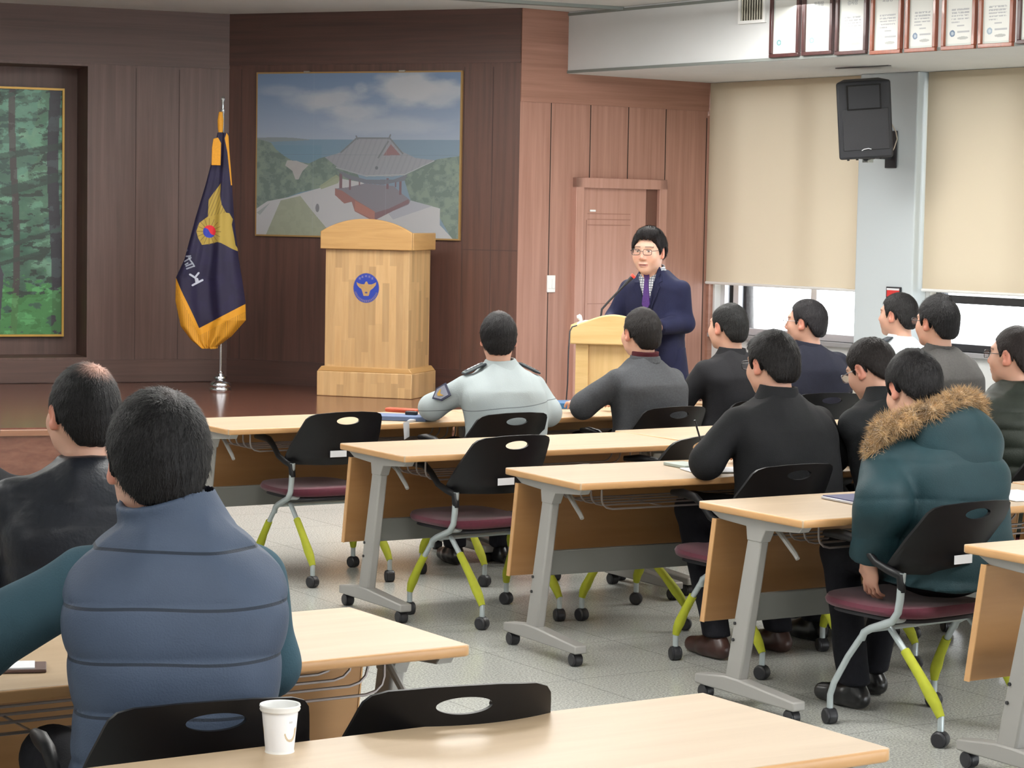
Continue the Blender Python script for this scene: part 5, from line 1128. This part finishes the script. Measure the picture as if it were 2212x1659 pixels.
# 10 teal parka
p=Person('person in a teal parka with a fur-trimmed hood, head bowed, seated at the fourth-row desk',1974,764,8.2,.56,.45,ly=.13,hy=.215,b=.05,pitch=.40,sw=.185,sagz=.0)
p.E[-1]=Vector((-.31,.0,.78)); p.W[-1]=Vector((-.285,.09,.575)); p.handdir[-1]=Vector((.25,.15,-1)); p.handup[-1]=Vector((-1,0,-.2)); p.curl[-1]=.5
p.K={-1:Vector((-.14,.42,.56)),1:Vector((.14,.42,.56))}; p.A={-1:Vector((-.12,.34,.11)),1:Vector((.10,.50,.11))}
p.build(c_teal,t_dark,s_blk,dict(seed=12,vol=.006,col=(30,27,29)),h=.008,hh=.004,seams=(.135,.007,1.06,.012),wr=.005,collar=(.085,.12,.03,-.05,.014),hem=.50)
N=p.N+Vector((-.045,0,0)); G=Grid((-.40,N.y-.36,N.z-.36),(.34,N.y+.14,N.z+.14),.008)
d=G.ell((.03,N.y-.115,N.z-.085),(.20,.085,.15)); d=smin(d,G.ell((.04,N.y-.15,N.z-.17),(.13,.06,.11)),.06); d=smin(d,G.cone((-.19,N.y-.02,N.z-.03),(.0,N.y-.12,N.z+.0),.05,.06),.05); d=smin(d,G.cone((.20,N.y-.03,N.z-.02),(.05,N.y-.12,N.z+.0),.05,.06),.05)
d=d+G.wrinkle(.006,20,4); P,Q=nets(G,d); add_mesh('hood',P,Q,c_teal,p.o)
M_fur=mat('fur',(176,142,98),.95,noise=(25,.5),sheen=.5)
path=[Vector((v[0]-.06,N.y+v[1],N.z+v[2])) for v in ((-.215,-.03,-.085),(-.19,-.055,-.01))]+[Vector((v.x-.06,v.y,v.z)) for v in (Vector((-.19,N.y-.055,N.z+.0)),Vector((-.12,N.y-.09,N.z+.025)),Vector((-.03,N.y-.115,N.z+.055)),Vector((.07,N.y-.12,N.z+.085)),Vector((.16,N.y-.09,N.z+.085)),Vector((.22,N.y-.06,N.z+.055)),Vector((.245,N.y-.05,N.z+.0)))]
G=Grid((-.36,N.y-.2,N.z-.17),(.32,N.y+.06,N.z+.18),.007); d=None
for a,b_ in zip(path[:-1],path[1:]):
    q=G.cone(a,b_,.028,.028); d=q if d is None else smin(d,q,.02)
d=d+G.wrinkle(.006,90,6); P,Q=nets(G,d)
r_=np.random.RandomState(3); nf=9000; I=r_.randint(0,len(P),nf); me_=fastmesh('tmp',P,Q); nn=np.zeros(len(P)*3); me_.vertex_normals.foreach_get('vector',nn) if hasattr(me_,'vertex_normals') else None; nn=nn.reshape(-1,3); bpy.data.meshes.remove(me_)
a=P[I]; dirn=nn[I]+r_.randn(nf,3)*.45; dirn/=np.linalg.norm(dirn,axis=1)[:,None]+1e-9; ln=(.018+.022*r_.rand(nf))[:,None]; tip=a+dirn*ln+np.array([0,0,-.008])*r_.rand(nf,1); sdv=np.cross(dirn,r_.randn(nf,3)); sdv/=np.linalg.norm(sdv,axis=1)[:,None]+1e-9; w_=.0012
Pf=np.concatenate([P,a-sdv*w_,a+sdv*w_,tip]); n0=len(P); idx=np.arange(nf); Qf=np.concatenate([Q,np.stack([n0+idx,n0+nf+idx,n0+2*nf+idx,n0+2*nf+idx],1)])
k=[tuple(q) if q[2]!=q[3] else tuple(q[:3]) for q in Qf.tolist()]; me=bpy.data.meshes.new('fur_trim'); me.from_pydata(Pf.tolist(),[],k); me.polygons.foreach_set('use_smooth',[True]*len(k)); link('fur_trim',me,M_fur,p.o)['kind']='stuff'
c_=chair(1.46,7.95,.637,'chair under the person in the teal parka',.10)
for l in c_.children:
    if l.get('corner')=='front_left':
        for q in list(l.children):
            if q.name.startswith('foam'): bpy.data.objects.remove(q)
# 11 quilted vest, foreground
p=Person('man in a slate-blue quilted vest over a teal sweater, seated nearest the camera at left',340,838,4.72,.20,.30,ly=.08,hy=.115,hx=-.035,b=.026,hs=1.13,sw=.185,sagz=.018,trap=.030)
p.E[-1]=Vector((-.40,.22,.83)); p.W[-1]=Vector((-.62,.40,.79)); p.S[1]=p.S[1]+Vector((-.022,.05,-.01)); p.E[1]=Vector((.185,.14,.80)); p.W[1]=Vector((.08,.36,.80)); p.handdir[-1]=Vector((-.8,.6,-.05))
p.K={-1:Vector((-.24,.38,.56)),1:Vector((.14,.40,.56))}
p.build(c_vest,t_dark,s_blk,dict(seed=13,vol=.004,nape=-.014,col=(28,26,28),patch=[((.015,-.045,.125),(.022,.030,.03),.35,(120,100,94))]),h=.006,hh=.0035,split=c_knit,jname='quilted_vest',seams=(.105,.0075,1.062,.0),wr=.004,collar=(.088,.112,.088,-.02,.010),hem=.50)
v=Matrix.Rotation(p.hd,3,'Z')@Vector((.0,.05,0)); chair(p.root.x+v.x,p.root.y+v.y,.42,'chair under the man in the slate-blue quilted vest')
# 12 leather jacket
p=Person('balding man in a dark leather jacket seated ahead of the man in the quilted vest',178,782,6.0,.45,.62,ly=.08,hy=.12,b=.03,sw=.19)
p.build(c_leath,t_dark,s_blk,dict(seed=14,col=(32,30,32),patch=[((.015,-.06,.125),(.046,.046,.036),.9,(196,150,132))]),h=.008,hh=.004,wr=.007,seams=(.17,.006,1.0,.02)); seat_for(p,'chair hidden under the balding man in the leather jacket')
# 13 shoulder at the left edge
p=Person('dark-coated person at the far left edge, only a shoulder in view',-75,815,6.75,.45,.5,ly=.06,hy=.10,b=.035,sw=.20)
p.build(c_black,t_dark,s_blk,dict(seed=15),h=.010,hh=.006); seat_for(p,'chair hidden under the person at the far left edge')
# 14 speaker, standing
sd_=13.15
p=Person('man in a navy blazer, checked shirt and purple tie speaking at the small lectern',1403,490,sd_,2.62,2.72,ly=.03,hy=.115,b=.004,hz=.90,sw=.168,standing=True,hs=1.03,pitch=.08,sagz=.022)
p.E={-1:Vector((-.185,.0,1.14)),1:Vector((.245,.05,1.15))}; p.W={-1:Vector((-.13,.24,1.12)),1:Vector((.20,.26,1.11))}
p.K={k:Vector((k*.10,.01,.48)) for k in(-1,1)}; p.A={k:Vector((k*.11,-.02,.10)) for k in(-1,1)}
p.build(c_blaz,t_blue,s_blk,dict(seed=16,front=.072,vol=.006,top=((-.02,.045,.105),(.055,.045,.035)),col=(34,28,30),part=.035,lift=1.4,nape=-.022),h=.007,hh=.0026,face=True,collar=None,hem=.74,skin=(216,172,150))
# skirt of the blazer
G=Grid((-.28,-.22,.70),(.28,.24,1.05),.008); d=G.cone((0,.0,.98),(0,.0,.74),.172,.212,1.12); d=np.maximum(d,.735-G.Z); d=np.maximum(d,G.Z-1.0)+G.wrinkle(.003,20,2); P,Q=nets(G,d); add_mesh('blazer_skirt',P,Q,c_blaz,p.o)
# shirt front, collar, tie, lapels
N=p.N
c_shirt=mat('checked_shirt',(198,204,210),.7)
nt=c_shirt.node_tree; b_=nt.nodes['Principled BSDF']; ck=nt.nodes.new('ShaderNodeTexBrick'); ck.offset=0; ck.inputs['Scale'].default_value=1; ck.inputs['Brick Width'].default_value=.014; ck.inputs['Row Height'].default_value=.014; ck.inputs['Mortar Size'].default_value=.0018
ck.inputs['Color1'].default_value=srgb((206,212,216)); ck.inputs['Color2'].default_value=srgb((196,202,208)); ck.inputs['Mortar'].default_value=srgb((70,78,96)); tc=nt.nodes.new('ShaderNodeTexCoord'); mp=nt.nodes.new('ShaderNodeMapping'); mp.inputs['Rotation'].default_value=(PI/2,0,0); nt.links.new(tc.outputs['Object'],mp.inputs[0]); nt.links.new(mp.outputs[0],ck.inputs['Vector']); nt.links.new(ck.outputs[0],b_.inputs['Base Color'])
G=Grid((-.12,-.02,N.z-.24),(.12,.22,N.z+.08),.004); tt=p.torso(G,.010)
pl_=lambda x:np.interp(-(G.Z-N.z),[-.05,.02,.20],[.075,.060,.004])
vv=np.maximum(np.maximum(tt-.004,-(tt+.02)),np.maximum(np.abs(G.X)-pl_(0),-(G.Y-.02))); P,Q=nets(G,vv); add_mesh('shirt_front',P,Q,c_shirt,p.o)
G=Grid((-.12,-.11,N.z-.07),(.12,.16,N.z+.09),.004); cs=collar_sdf(G,N+Vector((0,.018,0)),Vector((0,.25,1)),.060,.070,.030,-.020,.004); P,Q=nets(G,cs); add_mesh('shirt_collar',P,Q,c_shirt,p.o)
# find front surface depth for tie and lapels
G=Grid((-.14,-.02,N.z-.36),(.14,.24,N.z+.06),.006); tt=p.torso(G,.010)
def fy(x,z):
    i=int(round((x-G.lo[0])/G.h)); k=int(round((z-G.lo[2])/G.h)); colm_=tt[i,:,k]; ins=np.where(colm_<0)[0]; return float(G.lo[1]+ins[-1]*G.h) if len(ins) else .1
zt0=N.z-.012; ty=fy(0,zt0-.03)
M_tie=mat('purple_tie',(64,32,104),.5,noise=(200,.3)); k=MB()
tp=[(-.018,zt0),(.018,zt0),(.011,zt0-.035),(.024,zt0-.17),(.0,zt0-.215),(-.024,zt0-.17),(-.011,zt0-.035)]
V=[(x,max(fy(x,z),fy(0,zt0-.05))+.012,z) for x,z in tp]; k.add(V+[(x,y-.012,z) for x,y,z in V],[tuple(range(7)),tuple(range(7,14))[::-1]]+[(i,(i+1)%7,(i+1)%7+7,i+7) for i in range(7)]); k.build('tie',M_tie,p.o)
for q in(-1,1):
    lp_=[(q*.060,N.z+.035),(q*.078,N.z+.0),(q*.090,N.z-.05),(q*.074,N.z-.062),(q*.082,N.z-.085),(q*.012,N.z-.245),(q*.003,N.z-.225),(q*.045,N.z-.06)]
    k=MB(); V=[(x,fy(x,z)+.009,z) for x,z in lp_]; n_=len(V); k.add(V+[(x,y-.010,z) for x,y,z in V],[tuple(range(n_)),tuple(range(n_,2*n_))[::-1]]+[(i,(i+1)%n_,(i+1)%n_+n_,i+n_) for i in range(n_)]); k.build('lapel',c_blaz,p.o,smooth=0)
p.glasses(M_rim,.025,.016,.116)
sk=at_depth(1330,683,12.95)
# ================================================================== LIGHT
W=bpy.data.worlds.new('sky'); sc.world=W; W.use_nodes=True; nt=W.node_tree; bg=nt.nodes['Background']
bg.inputs[0].default_value=(.93,.97,1,1); bg.inputs[1].default_value=9
def area(name,loc,target,size,power,col=(1,1,1)):
    l=bpy.data.lights.new(name,'AREA'); l.shape='RECTANGLE'; l.size,l.size_y=size; l.energy=power; l.color=col
    o=bpy.data.objects.new(name,l); COL.objects.link(o); o.location=loc; d=Vector(target)-Vector(loc); o.rotation_euler=d.to_track_quat('-Z','Y').to_euler(); return o
sc.view_settings.view_transform='Standard'; sc.view_settings.look='None'; sc.view_settings.exposure=-.12
sc.cycles.use_denoising=True; sc.cycles.use_adaptive_sampling=True; sc.cycles.adaptive_threshold=.03; sc.cycles.max_bounces=6; sc.cycles.diffuse_bounces=3; sc.cycles.transparent_max_bounces=8
sc.cycles.sample_clamp_indirect=6
# unseen fill lights added below the ceiling to brighten walls, beam and ceiling
for i,(x,y,z,e,u) in enumerate([(-4,2.5,3.0,60,40),(0,2.5,3.0,60,40),(4,2.5,3.0,60,40),(-4,7,3.0,70,50),(0,7,3.0,80,60),(3.5,7,3.0,80,80),(-4.5,11.5,3.02,60,70),(-.6,11.5,3.0,90,110),(2.6,11.6,2.98,90,140),(-2.6,14.6,3.12,70,60),(.6,14.6,3.12,90,110)]):
    area('ceiling_fill',(x,y,z),(x,y,0),(2.6,1.5) if y>10 else (1.8,.8),e,(1,.985,.96)); area('ceiling_fill_up',(x,y,z-.0),(x,y,9),(1.2,.3),u,(1,.985,.96))
area('ceiling_fill',(2.3,12.7,3.03),(4.2,14.6,2.9),(1.6,.3),15,(1,.99,.97))  # added unseen fill light aimed at the beam face
# daylight through the window band
for i,(x0,x1) in enumerate(wins):
    c=Vector(E_)+WD*((x0+x1)/2)+Vector((-WD.y,WD.x))*.6; t_=c-Vector((-WD.y,WD.x))*5
    o=area('window_daylight',(c.x-0,c.y,1.0),(t_.x,t_.y,1.0),(x1-x0-.1,.42),1)
    c=Vector(E_)+WD*((x0+x1)/2)+Vector((-WD.y,WD.x))*.2; o.location=(c.x,c.y,1.02); o.rotation_euler=Vector((-(-WD.y),-WD.x,0)).to_track_quat('-Z','Y').to_euler(); o.data.cycles.is_portal=True
# closing walls out of view
bw_=MB().box((XL-.06,6,ZC/2),(.12,24,ZC)).build('wall_side',M_white,smooth=0); tag(bw_,kind='structure')
bk_=MB().box((1,-3.06,ZC/2),(19,.12,ZC)).build('wall_back',M_white,smooth=0); tag(bk_,kind='structure')
